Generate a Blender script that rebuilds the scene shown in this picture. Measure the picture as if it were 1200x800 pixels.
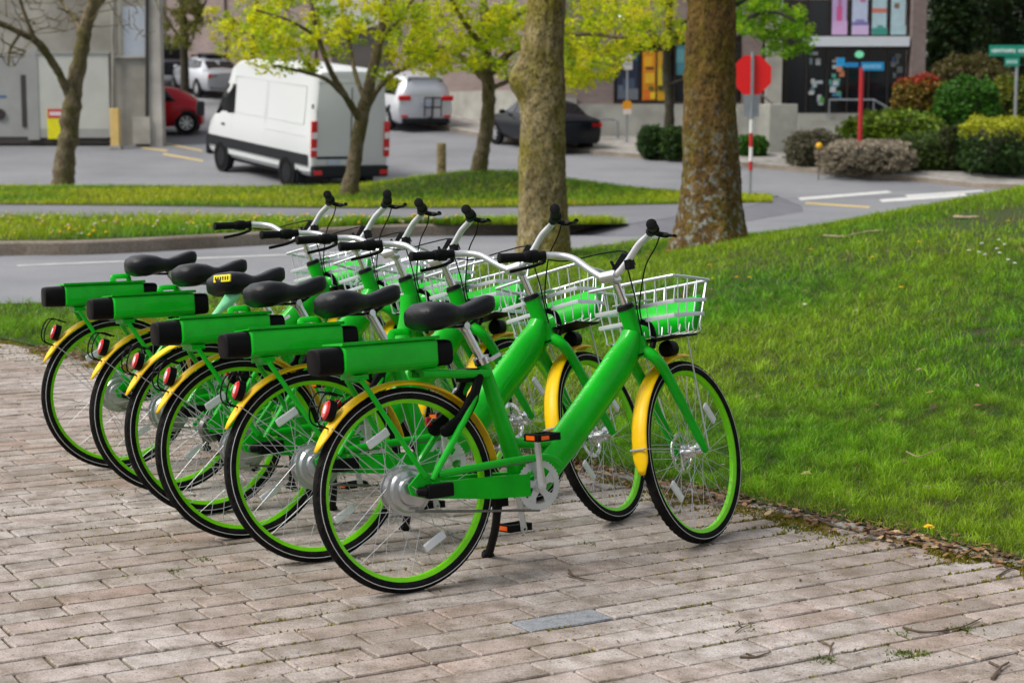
import bpy, bmesh, math, random
import numpy as np
from mathutils import Vector, Matrix, noise
random.seed(7); RNG = np.random.default_rng(7)
R_ = math.radians
sc = bpy.context.scene
col = sc.collection
for o in list(bpy.data.objects): bpy.data.objects.remove(o)

# ------------------------------------------------------------------ camera
FPX, PITCH, CAMH = 2060.0, R_(7.086), 1.542
cd = bpy.data.cameras.new('camera'); cam = bpy.data.objects.new('camera', cd); col.objects.link(cam)
cam.location = (0, 0, CAMH); cam.rotation_euler = (math.pi/2 - PITCH, 0, 0)
cd.sensor_width = 36; cd.lens = FPX/1200*36; cd.clip_start = .1; cd.clip_end = 2000
cd.dof.use_dof = True; cd.dof.focus_distance = 6.35; cd.dof.aperture_fstop = 4.6
sc.camera = cam
sc.render.resolution_x, sc.render.resolution_y = 1024, 682

# ------------------------------------------------------------------ sky and sun (bright overcast, light from the upper left)
SUN_EL, SUN_AZ = 52, -75          # azimuth from +y (away), negative = left
w = bpy.data.worlds.new('World'); sc.world = w; w.use_nodes = True
nt = w.node_tree; nt.nodes.clear()
sky = nt.nodes.new('ShaderNodeTexSky'); sky.sky_type = 'NISHITA'; sky.sun_disc = False
sky.sun_elevation = R_(SUN_EL); sky.sun_rotation = R_(SUN_AZ); sky.dust_density = 4; sky.air_density = 1.2; sky.ozone_density = .6
hs = nt.nodes.new('ShaderNodeHueSaturation'); hs.inputs['Saturation'].default_value = .3
bg = nt.nodes.new('ShaderNodeBackground'); bg.inputs[1].default_value = .095
wo = nt.nodes.new('ShaderNodeOutputWorld')
nt.links.new(sky.outputs[0], hs.inputs['Color']); nt.links.new(hs.outputs[0], bg.inputs[0]); nt.links.new(bg.outputs[0], wo.inputs[0])
sd = bpy.data.lights.new('sun', 'SUN'); sd.energy = 1.5; sd.angle = R_(18); sd.color = (1, .96, .9)
sun = bpy.data.objects.new('sun', sd); col.objects.link(sun)
el, az = R_(SUN_EL), R_(SUN_AZ)
sdir = Vector((math.sin(az)*math.cos(el), math.cos(az)*math.cos(el)*.2 - .35, math.sin(el)))
sun.rotation_euler = sdir.to_track_quat('Z', 'Y').to_euler(); sun.location = (-20, -10, 40)
vs = sc.view_settings; vs.view_transform = 'Standard'; vs.look = 'None'; vs.exposure = .92; vs.gamma = 1; vs.use_curve_mapping = False
sc.render.engine = 'CYCLES'

# ------------------------------------------------------------------ helpers
def tag(o, label=None, cat=None, group=None, kind=None, category=None):
    cat = cat or category
    if label: o['label'] = label
    if cat: o['category'] = cat
    if group: o['group'] = group
    if kind: o['kind'] = kind
    return o
def empty(name, loc=(0, 0, 0), rot=(0, 0, 0)):
    o = bpy.data.objects.new(name, None); o.empty_display_size = .1; col.objects.link(o)
    o.location = loc; o.rotation_euler = rot; return o
def copy_tree(o, parent=None):
    c = o.copy(); col.objects.link(c); c.parent = parent
    for ch in [k for k in ALLKIDS.get(o.name, [])]:
        copy_tree(ch, c)
    return c
ALLKIDS = {}
def setparent(o, p):
    if p is not None:
        o.parent = p; ALLKIDS.setdefault(p.name, []).append(o)
def spl(P, n=6, closed=False):
    P = [np.array(p, float) for p in P]; out = []
    m = len(P)
    for i in range(m if closed else m-1):
        if closed: p0, p1, p2, p3 = P[i-1], P[i], P[(i+1) % m], P[(i+2) % m]
        else:
            p1, p2 = P[i], P[i+1]; p0 = P[i-1] if i else 2*p1-p2; p3 = P[i+2] if i+2 < m else 2*p2-p1
        for k in range(n):
            t = k/n
            out.append(.5*((2*p1)+(-p0+p2)*t+(2*p0-5*p1+4*p2-p3)*t*t+(-p0+3*p1-3*p2+p3)*t**3))
    if not closed: out.append(P[-1])
    return out
class MB:
    def __init__(s): s.V = []; s.F = []; s.C = None
    def add(s, V, F):
        b = len(s.V); s.V += [tuple(map(float, v)) for v in V]; s.F += [tuple(b+i for i in f) for f in F]; return s
    def box(s, c, d, M=None):
        x, y, z = d[0]/2, d[1]/2, d[2]/2
        V = [Vector((a*x, b*y, e*z)) for a in (-1, 1) for b in (-1, 1) for e in (-1, 1)]
        if M is not None: V = [M @ v for v in V]
        V = [v+Vector(c) for v in V]
        return s.add(V, [(0, 1, 3, 2), (4, 6, 7, 5), (0, 4, 5, 1), (2, 3, 7, 6), (0, 2, 6, 4), (1, 5, 7, 3)])
    def bar(s, a, b, w, h, up=(0, 0, 1)):
        a, b = Vector(a), Vector(b); t = b-a; L = t.length; t.normalize()
        u = Vector(up); sd_ = t.cross(u); sd_.normalize(); u = sd_.cross(t)
        M = Matrix((t, sd_, u)).transposed()
        return s.box((a+b)/2, (L, w, h), M)
    def tube(s, P, r, n=8, cap=True, closed=False, up=(0, 0, 1), ph=0):
        P = [np.array(p, float) for p in P]; m = len(P)
        b = len(s.V); prev = None
        for i, p in enumerate(P):
            t = (P[(i+1) % m]-P[i-1]) if closed or 0 < i < m-1 else (P[1]-P[0] if i == 0 else P[-1]-P[-2])
            t = t/(np.linalg.norm(t)+1e-12)
            u = np.array(up, float) if prev is None else prev
            u = u-t*(u@t)
            if np.linalg.norm(u) < 1e-3: u = np.array((1., 0, 0))-t*t[0]
            u /= np.linalg.norm(u); prev = u; v = np.cross(t, u)
            rr = r[i] if isinstance(r, (list, np.ndarray)) else r
            ra, rb = rr if isinstance(rr, tuple) else (rr, rr)
            for k in range(n):
                a = 2*math.pi*(k+ph)/n
                s.V.append(tuple(p+u*ra*math.cos(a)+v*rb*math.sin(a)))
        for i in range(m if closed else m-1):
            i2 = (i+1) % m
            for k in range(n):
                k2 = (k+1) % n
                s.F.append((b+i*n+k, b+i*n+k2, b+i2*n+k2, b+i2*n+k))
        if cap and not closed:
            s.F.append(tuple(b+k for k in range(n))[::-1]); s.F.append(tuple(b+(m-1)*n+k for k in range(n)))
        return s
    def lathe(s, prof, o=(0, 0, 0), axis='y', n=24, cap=False):
        b = len(s.V); m = len(prof)
        for (r, h) in prof:
            for k in range(n):
                a = 2*math.pi*k/n; c, q = r*math.cos(a), r*math.sin(a)
                p = {'y': (c, h, q), 'z': (c, q, h), 'x': (h, c, q)}[axis]
                s.V.append((p[0]+o[0], p[1]+o[1], p[2]+o[2]))
        for i in range(m-1):
            for k in range(n):
                k2 = (k+1) % n; s.F.append((b+i*n+k, b+i*n+k2, b+(i+1)*n+k2, b+(i+1)*n+k))
        if cap:
            s.F.append(tuple(b+k for k in range(n))); s.F.append(tuple(b+(m-1)*n+k for k in range(n)))
        return s
    def prism(s, poly, a, b, axis='y'):
        n = len(poly); V = []
        for h in (a, b):
            for (p, q) in poly: V.append({'y': (p, h, q), 'z': (p, q, h), 'x': (h, p, q)}[axis])
        F = [tuple(range(n)), tuple(range(n, 2*n))[::-1]]+[(i, (i+1) % n, n+(i+1) % n, n+i) for i in range(n)]
        return s.add(V, F)
    def loft(s, rings, cap=True, closed=True):
        b = len(s.V); n = len(rings[0])
        for rg in rings: s.V += [tuple(map(float, p)) for p in rg]
        for i in range(len(rings)-1):
            for k in range(n if closed else n-1):
                k2 = (k+1) % n; s.F.append((b+i*n+k, b+i*n+k2, b+(i+1)*n+k2, b+(i+1)*n+k))
        if cap and closed: s.F.append(tuple(b+k for k in range(n))[::-1]); s.F.append(tuple(b+(len(rings)-1)*n+k for k in range(n)))
        return s
    def sphere(s, c, r, n=10, m=7):
        if not isinstance(r, (tuple, list)): r = (r, r, r)
        rings = []
        for i in range(m+1):
            a = math.pi*i/m; q = max(math.sin(a), .02)
            rings.append([(c[0]+r[0]*q*math.cos(2*math.pi*k/n), c[1]+r[1]*q*math.sin(2*math.pi*k/n), c[2]-r[2]*math.cos(a)) for k in range(n)])
        return s.loft(rings)
    def build(s, name, m, parent=None, smooth=35, bevel=0, bevseg=2, solid=0, **tg):
        me = bpy.data.meshes.new(name); me.from_pydata(s.V, [], s.F); me.update()
        bm = bmesh.new(); bm.from_mesh(me); bmesh.ops.recalc_face_normals(bm, faces=bm.faces[:]); bm.to_mesh(me); bm.free()
        if smooth:
            me.polygons.foreach_set('use_smooth', [True]*len(me.polygons))
            me.set_sharp_from_angle(angle=R_(smooth))
        o = bpy.data.objects.new(name, me); col.objects.link(o)
        if m is not None: me.materials.append(m)
        if bevel:
            bv = o.modifiers.new('bevel', 'BEVEL'); bv.width = bevel; bv.segments = bevseg; bv.limit_method = 'ANGLE'; bv.angle_limit = R_(40); bv.harden_normals = False
        if solid:
            so = o.modifiers.new('solid', 'SOLIDIFY'); so.thickness = solid; so.offset = 0
        setparent(o, parent); tag(o, **tg); return o
def npmesh(name, V, F, m, colors=None, smooth=False, parent=None, **tg):
    """V (n,3) array, F (k,4) or (k,3) array, colors (n,3) per-vertex tint"""
    me = bpy.data.meshes.new(name); V = np.ascontiguousarray(V, np.float32); F = np.ascontiguousarray(F, np.int32)
    k = F.shape[1]
    me.vertices.add(len(V)); me.vertices.foreach_set('co', V.ravel())
    me.loops.add(F.size); me.loops.foreach_set('vertex_index', F.ravel())
    me.polygons.add(len(F)); me.polygons.foreach_set('loop_start', np.arange(0, F.size, k, dtype=np.int32))
    if colors is not None:
        a = me.color_attributes.new('tint', 'FLOAT_COLOR', 'POINT')
        c4 = np.ones((len(V), 4), np.float32); c4[:, :3] = colors; a.data.foreach_set('color', c4.ravel())
    me.update(calc_edges=True); me.validate()
    if smooth: me.polygons.foreach_set('use_smooth', [True]*len(me.polygons))
    o = bpy.data.objects.new(name, me); col.objects.link(o); me.materials.append(m); setparent(o, parent); tag(o, **tg)
    return o

# ------------------------------------------------------------------ materials
def mat(name, c=(.5, .5, .5), rough=.5, metal=0, var=.0, vscale=8, bump=0, bscale=40, c2=None, coat=0, spec=.5, attr=False, trans=0, emit=0, rnd=0, sub=None, alpha=1, rvar=0):
    m = bpy.data.materials.new(name); m.use_nodes = True; nt = m.node_tree; N = nt.nodes; L = nt.links
    p = N['Principled BSDF']; p.inputs['Base Color'].default_value = (*c, 1); p.inputs['Roughness'].default_value = rough
    p.inputs['Metallic'].default_value = metal; p.inputs['Coat Weight'].default_value = coat; p.inputs['Coat Roughness'].default_value = .08
    p.inputs['Specular IOR Level'].default_value = spec
    if trans: p.inputs['Transmission Weight'].default_value = trans
    if alpha < 1: p.inputs['Alpha'].default_value = alpha
    if emit: p.inputs['Emission Color'].default_value = (*c, 1); p.inputs['Emission Strength'].default_value = emit
    g = N.new('ShaderNodeNewGeometry'); tc = N.new('ShaderNodeTexCoord')
    src = None
    if attr:
        a = N.new('ShaderNodeAttribute'); a.attribute_name = 'tint'; src = a.outputs['Color']
    if var or c2 or rvar:
        nz = N.new('ShaderNodeTexNoise'); nz.inputs['Scale'].default_value = vscale; nz.inputs['Detail'].default_value = 6; nz.inputs['Roughness'].default_value = .6
        L.new(g.outputs['Position'], nz.inputs['Vector'])
        if c2 or var:
            mx = N.new('ShaderNodeMix'); mx.data_type = 'RGBA'
            rp = N.new('ShaderNodeMapRange'); rp.inputs[1].default_value = .35; rp.inputs[2].default_value = .65
            L.new(nz.outputs[0], rp.inputs[0]); L.new(rp.outputs[0], mx.inputs[0])
            if src is not None:
                mx.blend_type = 'MULTIPLY'; L.new(src, mx.inputs[6]); mx.inputs[7].default_value = (1-var, 1-var, 1-var, 1)
            else:
                cc = c2 or tuple(max(0, x*(1-var)) for x in c)
                mx.inputs[6].default_value = (*c, 1); mx.inputs[7].default_value = (*cc, 1)
            src = mx.outputs[2]
        if rvar:
            rr = N.new('ShaderNodeMapRange'); rr.inputs[3].default_value = max(.02, rough-rvar); rr.inputs[4].default_value = min(1, rough+rvar)
            L.new(nz.outputs[0], rr.inputs[0]); L.new(rr.outputs[0], p.inputs['Roughness'])
    if rnd:
        oi = N.new('ShaderNodeObjectInfo'); hsv = N.new('ShaderNodeHueSaturation'); mr = N.new('ShaderNodeMapRange')
        mr.inputs[3].default_value = 1-rnd; mr.inputs[4].default_value = 1+rnd
        L.new(oi.outputs['Random'], mr.inputs[0]); L.new(mr.outputs[0], hsv.inputs['Value'])
        if src is not None: L.new(src, hsv.inputs['Color'])
        else: hsv.inputs['Color'].default_value = (*c, 1)
        src = hsv.outputs[0]
    if src is not None: L.new(src, p.inputs['Base Color'])
    if bump:
        nb = N.new('ShaderNodeTexNoise'); nb.inputs['Scale'].default_value = bscale; nb.inputs['Detail'].default_value = 5
        L.new(g.outputs['Position'], nb.inputs['Vector'])
        bp = N.new('ShaderNodeBump'); bp.inputs['Strength'].default_value = bump; bp.inputs['Distance'].default_value = .02
        L.new(nb.outputs[0], bp.inputs['Height']); L.new(bp.outputs[0], p.inputs['Normal'])
    return m
def leafmat(name, var=.25, vscale=3, rough=.55, tl=.35):
    m = mat(name, rough=rough, attr=True, var=var, vscale=vscale, spec=.3)
    nt = m.node_tree; N = nt.nodes; L = nt.links; p = N['Principled BSDF']; out = N['Material Output']
    t = N.new('ShaderNodeBsdfTranslucent'); ms = N.new('ShaderNodeMixShader'); ms.inputs[0].default_value = tl
    a = N.new('ShaderNodeAttribute'); a.attribute_name = 'tint'; L.new(a.outputs['Color'], t.inputs['Color'])
    L.new(p.outputs[0], ms.inputs[1]); L.new(t.outputs[0], ms.inputs[2]); L.new(ms.outputs[0], out.inputs[0])
    return m
M = {}
M['green'] = mat('green_paint', (.002, .46, .010), .38, coat=.25, var=.22, vscale=9, rvar=.16, spec=.15)
M['lime'] = mat('lime_rim_paint', (.20, .74, .002), .4, coat=.0, spec=.3, var=.12, vscale=25)
M['yellow'] = mat('yellow_fender_plastic', (.95, .58, .001), .42, coat=.0, spec=.3, var=.16, vscale=14)
M['rubber'] = mat('tyre_rubber', (.006, .006, .0065), .8, spec=.08, var=.4, vscale=30, c2=(.016, .015, .013))
M['black'] = mat('black_plastic', (.005, .005, .0055), .5, spec=.10, var=.3, vscale=30)
M['saddle'] = mat('black_saddle_vinyl', (.005, .0055, .007), .34, spec=.22, bump=.15, bscale=180, rvar=.12, vscale=20)
M['grip'] = mat('grip_rubber', (.006, .006, .0065), .6, spec=.1, bump=.3, bscale=220)
M['alu'] = mat('brushed_aluminium', (.74, .75, .76), .32, 1, var=.12, vscale=20, rvar=.1)
M['silver'] = mat('silver_paint', (.62, .64, .66), .3, .55, var=.1, vscale=20)
M['chrome'] = mat('chrome', (.75, .75, .76), .14, 1)
M['spoke'] = mat('spoke_steel', (.50, .51, .53), .45, .6)
M['motor'] = mat('motor_housing', (.52, .53, .54), .3, .9, var=.2, vscale=18, rvar=.12)
M['wire'] = mat('basket_wire', (.66, .69, .72), .35, .5, var=.1)
M['refl'] = mat('clear_reflector', (.8, .82, .85), .2, .1, coat=.6, bump=.4, bscale=300)
M['orange'] = mat('orange_reflector', (.85, .12, .005), .3, coat=.4)
M['red'] = mat('red_lens', (.62, .012, .012), .25, coat=.5)
M['stripe'] = mat('tyre_reflex_stripe', (.55, .56, .57), .4)
M['chain'] = mat('chain_steel', (.22, .21, .2), .4, .8, var=.4, vscale=200)
M['white'] = mat('white_print', (.22, .62, .26), .5)
M['tagyellow'] = mat('yellow_tag', (.78, .66, .01), .45)
M['paletag'] = mat('pale_green_plastic', (.25, .75, .38), .3, coat=.3)

# ------------------------------------------------------------------ terrain: one height function for everything that stands on it
E1 = np.array((.905, 7.036)); EN = np.array((.762, .648)); ED = np.array((.648, -.762))   # plaza edging: a point, normal towards the lawn, direction
def sstep(a, b, x):
    t = np.clip((np.asarray(x, float)-a)/(b-a), 0, 1); return t*t*(3-2*t)
def zt(x, y):
    x = np.asarray(x, float); y = np.asarray(y, float)
    s = (x-E1[0])*EN[0]+(y-E1[1])*EN[1]
    # lawn mound on the right
    xr = x-.16*(y-7)*.35
    m = .19*np.clip(xr-.45, 0, 5.6)*sstep(0, 8.5, s)*(1-sstep(17.5, 24, y-.15*x))
    m = m+.05*sstep(0, 1.2, s)*(1-sstep(17, 20, y))*sstep(-1, .5, x)
    q = np.clip(y-42, 0, 300)
    q = np.where(q > 60, 60+(q-60)*.3, q)
    hill = .075*q*sstep(0, 3, q)+.0007*q*q
    return m+hill
def zroad(x, y):
    q = np.clip(np.asarray(y, float)-42, 0, 300); q = np.where(q > 60, 60+(q-60)*.3, q)
    return .075*q*sstep(0, 3, q)+.0007*q*q
def zt1(x, y): return float(zt(x, y))
CP, SP = math.cos(PITCH), math.sin(PITCH)
def ray(u, v):
    a = (u-600)/FPX; b = (400-v)/FPX
    return np.array((a, CP+b*SP, -SP+b*CP))
def at(u, v, dz=0, zf=None):
    """the point of the ground (raised by dz) seen at a photograph pixel"""
    d = ray(u, v); t = 2.
    while t < 260:
        p = d*t
        if p[2]+CAMH <= float((zf or zt)(p[0], p[1]))+dz: break
        t += .05 if t < 30 else .12
    return np.array((d[0]*t, d[1]*t, zt1(d[0]*t, d[1]*t)+dz))
def atd(u, v, Y):
    d = ray(u, v); t = Y/d[1]; return np.array((d[0]*t, Y, CAMH+d[2]*t))

# ground materials
def groundmat(name, cols, scale, bump, bscale, rough=.9, spots=None):
    m = bpy.data.materials.new(name); m.use_nodes = True; nt = m.node_tree; N = nt.nodes; L = nt.links
    p = N['Principled BSDF']; p.inputs['Roughness'].default_value = rough; p.inputs['Specular IOR Level'].default_value = .25
    g = N.new('ShaderNodeNewGeometry')
    n1 = N.new('ShaderNodeTexNoise'); n1.inputs['Scale'].default_value = scale; n1.inputs['Detail'].default_value = 8; n1.inputs['Roughness'].default_value = .65
    L.new(g.outputs['Position'], n1.inputs['Vector'])
    cr = N.new('ShaderNodeValToRGB'); e = cr.color_ramp.elements
    while len(e) < len(cols): e.new(.5)
    for i, c in enumerate(cols): e[i].position = .3+.4*i/(len(cols)-1); e[i].color = (*c, 1)
    L.new(n1.outputs[0], cr.inputs[0])
    n2 = N.new('ShaderNodeTexNoise'); n2.inputs['Scale'].default_value = bscale; n2.inputs['Detail'].default_value = 3
    L.new(g.outputs['Position'], n2.inputs['Vector'])
    mx = N.new('ShaderNodeMix'); mx.data_type = 'RGBA'; mx.blend_type = 'MULTIPLY'; mx.inputs[0].default_value = .55
    r2 = N.new('ShaderNodeMapRange'); r2.inputs[1].default_value = .3; r2.inputs[2].default_value = .7; r2.inputs[3].default_value = .45; r2.inputs[4].default_value = 1.25
    L.new(n2.outputs[0], r2.inputs[0]); L.new(cr.outputs[0], mx.inputs[6]); L.new(r2.outputs[0], mx.inputs[7]); L.new(mx.outputs[2], p.inputs['Base Color'])
    bp = N.new('ShaderNodeBump'); bp.inputs['Strength'].default_value = bump; bp.inputs['Distance'].default_value = .01
    L.new(n2.outputs[0], bp.inputs['Height']); L.new(bp.outputs[0], p.inputs['Normal'])
    return m
M['soil'] = groundmat('soil', [(.035, .026, .016), (.06, .045, .025), (.05, .06, .012)], 3, .6, 60)
M['turf'] = groundmat('turf', [(.018, .05, .004), (.03, .075, .006), (.045, .04, .014), (.03, .08, .006)], 3., 1., 90)  # turf darkened so its colour carries the shade between the blades
M['asphalt'] = groundmat('asphalt', [(.17, .175, .19), (.22, .225, .24), (.25, .25, .265)], .35, .4, 120, .85)
M['asphalt_near'] = groundmat('asphalt_near', [(.14, .145, .16), (.18, .185, .2), (.21, .21, .225)], .5, .4, 140, .8)
M['path'] = groundmat('path_asphalt', [(.16, .16, .18), (.20, .20, .22)], .6, .4, 90, .9)
M['concrete'] = groundmat('concrete', [(.30, .29, .27), (.38, .37, .35), (.42, .41, .39)], .8, .3, 30)
M['kerb'] = groundmat('kerb_concrete', [(.19, .15, .115), (.27, .225, .18), (.31, .27, .225)], 1.6, .4, 40)
M['joint'] = groundmat('joint_sand_and_moss', [(.03, .025, .017), (.06, .05, .028), (.085, .08, .014), (.06, .07, .008)], 3.5, .7, 90)
M['paint'] = mat('road_paint', (.62, .62, .60), .8, var=.25, vscale=5)
M['paintyellow'] = mat('yellow_road_paint', (.62, .47, .18), .8, var=.25, vscale=5)
M['edging'] = groundmat('edging_concrete', [(.16, .15, .13), (.26, .25, .225), (.31, .30, .28)], 4, .4, 80)

def grid(name, xs, ys, m, dz, kind='structure', parent=None):
    X, Y = np.meshgrid(xs, ys); Z = zt(X, Y)+dz
    V = np.stack([X, Y, Z], -1).reshape(-1, 3); nx, ny = len(xs), len(ys)
    i = np.arange(nx-1)[None, :]+nx*np.arange(ny-1)[:, None]; i = i.ravel()
    F = np.stack([i, i+1, i+nx+1, i+nx], -1)
    return npmesh(name, V, F, m, smooth=True, kind=kind, parent=parent)
def strip(name, A, B, m, k=6, dz=0, kind='structure', parent=None, zf=None):
    """sheet between two plan polylines of equal length, draped over the terrain"""
    A = np.array(A, float)[:, :2]; B = np.array(B, float)[:, :2]; n = len(A)
    T = np.linspace(0, 1, k+1)[:, None, None]; P = A[None]*(1-T)+B[None]*T
    Z = zt(P[..., 0], P[..., 1])+dz
    if zf is not None: Z = Z+zf(P[..., 0], P[..., 1])
    V = np.concatenate([P, Z[..., None]], -1).reshape(-1, 3)
    i = (np.arange(n-1)[None, :]+n*np.arange(k)[:, None]).ravel()
    F = np.stack([i, i+1, i+n+1, i+n], -1)
    return npmesh(name, V, F, m, smooth=True, kind=kind, parent=parent)
def resamp(P, n):
    P = np.array(P, float); d = np.r_[0, np.cumsum(np.linalg.norm(np.diff(P[:, :2], axis=0), axis=1))]
    t = np.linspace(0, d[-1], n); return np.stack([np.interp(t, d, P[:, i]) for i in range(P.shape[1])], -1)

ys = np.r_[np.arange(-6, 30, .5), np.arange(30, 90, 1.), np.arange(90, 420, 15)]
xs = np.r_[np.arange(-300, -30, 18), np.arange(-30, 30, .75), np.arange(30, 301, 18)]
grid('ground', xs, ys, M['soil'], -.06)

# plaza bedding under the bricks
def onedge(t, off=0): p = E1+ED*t+EN*off; return p
tA = np.linspace(-9.5, 6, 40)
plaza = strip('plaza', [onedge(t, -8.5) for t in tA], [onedge(t, -.02) for t in tA], M['joint'], 2, -.011)

# lawn between the edging and the road, mounded on the right
roadnear = [at(u, v) for u, v in ((-260, 362), (0, 358), (225, 349), (450, 328), (600, 306), (690, 291))]
roadnear = [p[:2] for p in roadnear]+[np.array((2.4, 23.6)), np.array((5., 25.2)), np.array((9., 26.5)), np.array((14., 27.5))]
roadnear = resamp(spl(roadnear, 8), 60)
edge0 = [onedge(t, .058) for t in np.linspace(-8.2, 0, 30)]+[onedge(t, .058) for t in np.linspace(.2, 9, 30)]
edge0 = resamp(np.array(edge0), 60)
# pair by a common right-hand end
edge0[-1] = onedge(9, .058)
lawn = strip('lawn', edge0, roadnear, M['turf'], 60, .012)
# asphalt everywhere beyond the lawn, as one draped sheet
far = resamp(np.array([(-60., 120.), (0, 128), (60, 120)]), 60)
rn2 = roadnear.copy(); rn2[0] = (-16, 13.2); rn2[-1] = (26, 29)
road = strip('road', rn2, far, M['asphalt'], 130, -.02)

# ------------------------------------------------------------------ brick paving
def brickmat(name, use_attr):
    m = bpy.data.materials.new(name); m.use_nodes = True; nt = m.node_tree; N = nt.nodes; L = nt.links
    p = N['Principled BSDF']; p.inputs['Specular IOR Level'].default_value = .3
    g = N.new('ShaderNodeNewGeometry')
    if use_attr:
        a = N.new('ShaderNodeAttribute'); a.attribute_name = 'tint'; base = a.outputs['Color']
    else:
        oi = N.new('ShaderNodeObjectInfo'); cr = N.new('ShaderNodeValToRGB'); e = cr.color_ramp.elements
        cr.color_ramp.interpolation = 'LINEAR'
        while len(e) < len(BRICKCOL): e.new(.5)
        for i, c in enumerate(BRICKCOL): e[i].position = i/(len(BRICKCOL)-1); e[i].color = (*c, 1)
        L.new(oi.outputs['Random'], cr.inputs[0]); base = cr.outputs[0]
    def nz(scale, det, rough=.6):
        n = N.new('ShaderNodeTexNoise'); n.inputs['Scale'].default_value = scale; n.inputs['Detail'].default_value = det; n.inputs['Roughness'].default_value = rough
        L.new(g.outputs['Position'], n.inputs['Vector']); return n.outputs[0]
    def mr(s, a, b, c, d):
        r = N.new('ShaderNodeMapRange'); r.inputs[1].default_value = a; r.inputs[2].default_value = b; r.inputs[3].default_value = c; r.inputs[4].default_value = d
        L.new(s, r.inputs[0]); return r.outputs[0]
    def mix(f, a, b, mode='MIX', fac=None):
        x = N.new('ShaderNodeMix'); x.data_type = 'RGBA'; x.blend_type = mode
        if f is None: x.inputs[0].default_value = fac
        else: L.new(f, x.inputs[0])
        for s, k in ((a, 6), (b, 7)):
            if isinstance(s, tuple): x.inputs[k].default_value = (*s, 1)
            else: L.new(s, x.inputs[k])
        return x.outputs[2]
    big = nz(.9, 4); mid = nz(9, 6); fine = nz(170, 3); speck = nz(60, 2)
    c = mix(mr(big, .35, .65, 0, .8), base, (.27, .23, .20))              # weathered pale-pink patches across bricks
    pale = nz(.55, 3); c = mix(mr(pale, .42, .62, 0, .7), c, (.47, .435, .42))   # broad paler zones
    c = mix(mr(mid, .40, .66, 0, .7), c, (.125, .095, .065))                  # dirt staining
    c = mix(mr(fine, .3, .7, .75, 1.2), c, c, 'MIX')
    v = N.new('ShaderNodeHueSaturation'); L.new(c, v.inputs['Color']); L.new(mr(fine, .3, .7, .62, 1.4), v.inputs['Value'])
    c = mix(mr(speck, .64, .70, 0, .85), v.outputs[0], (.05, .04, .03))      # dark grit
    mo = nz(2.3, 5); c = mix(mr(mo, .64, .76, 0, .5), c, (.12, .13, .03))   # faint algae film
    L.new(c, p.inputs['Base Color']); L.new(mr(mid, .3, .7, .7, .95), p.inputs['Roughness'])
    bp = N.new('ShaderNodeBump'); bp.inputs['Strength'].default_value = .55; bp.inputs['Distance'].default_value = .004
    L.new(mix(None, fine, mid, 'MIX', .4), bp.inputs['Height']); L.new(bp.outputs[0], p.inputs['Normal'])
    return m
BRICKCOL = [(.24, .19, .165), (.35, .29, .265), (.17, .14, .12), (.38, .34, .32), (.28, .20, .17), (.32, .31, .305), (.21, .175, .15), (.36, .285, .255), (.26, .235, .22), (.43, .40, .38)]
BRICKCOL = [(a*1.04, b*.98, c*.93) for a, b, c in BRICKCOL]
M['brick'] = brickmat('brick', False); M['brickfield'] = brickmat('brick_field', True)
M['greybrick'] = groundmat('blue_grey_brick', [(.17, .18, .20), (.25, .26, .28), (.30, .31, .33)], 30, .6, 170)
BU = np.array((math.cos(R_(30)), math.sin(R_(30)))); BV = np.array((-BU[1], BU[0]))
PITCHV, V0, JT = .127, 4.487, .0078
def brickoutline(L, W, seed):
    r = random.Random(seed); pts = []
    def wob(): return r.uniform(-.0022, .0012)
    n = max(2, int(L/.06))
    for i in range(n): pts.append((-L/2+L*i/n, -W/2-wob() if i else -W/2))
    for i in range(2): pts.append((L/2+(wob() if i else 0), -W/2+W*i/2))
    for i in range(n): pts.append((L/2-L*i/n, W/2+(wob() if i else 0)))
    for i in range(2): pts.append((-L/2, W/2-W*i/2))
    k = r.uniform(.003, .008)      # knocked corner
    pts[0] = (pts[0][0]+k, pts[0][1]+k*.6)
    return pts
def brickgeo(pts):
    pts = np.array(pts); c = pts.mean(0); n = len(pts)
    d = c-pts; d /= np.linalg.norm(d, axis=1)[:, None]
    r0 = pts+d*.0045; V = [(*p, 0) for p in r0]+[(*p, -.0045) for p in pts]+[(*p, -.055) for p in pts]
    F = [tuple(range(n))]
    for a in (0, n):
        for i in range(n): F.append((a+i, a+n+i, a+n+(i+1) % n, a+(i+1) % n))
    return V, F
def clip(poly, lim):
    out = []
    f = lambda p: (p-E1)@EN-lim
    for i in range(len(poly)):
        a, b = poly[i], poly[(i+1) % len(poly)]; fa, fb = f(a), f(b)
        if fa <= 0: out.append(a)
        if fa*fb < 0: out.append(a+(b-a)*fa/(fa-fb))
    return out
def px(p):
    x, y, z = p[0], p[1], p[2]-CAMH; d = y*CP-z*SP; v = y*SP+z*CP
    return 600+FPX*x/d, 400-FPX*v/d
rb = random.Random(11); bricks = []
for r in range(-44, 90):
    v = V0+(r+.5)*PITCHV; W = PITCHV-JT
    u = -11.+rb.uniform(0, .3); 
    if r == 0: u = -9.5
    while u < 14:
        L = rb.choices((.155, .30, .235, .30), (.3, .35, .15, .2))[0]
        if r == 0 and 2.3 < u < 2.66: L = 2.66-u-JT; L = max(L, .12)
        if r == 0 and 2.655 < u < 2.67: L = .30
        cu = u+L/2; c = BU*cu+BV*v; u += L+JT
        if c[1] < 2.6 or c[1] > 16 or (c-E1)@EN > .1: continue
        X, Yp = px((c[0], c[1], 0))
        if X < -800 or X > 2100 or Yp > 1500: continue
        s = (c-E1)@EN
        view = -45 < X < 1245 and Yp < 835
        size = L*W/c[1]**3 if view else 0
        bricks.append((size, tuple(c), L, W, s, r == 0 and abs(cu-2.81) < .03))
bricks.sort(key=lambda b: -b[0])
bshared = {}
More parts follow.
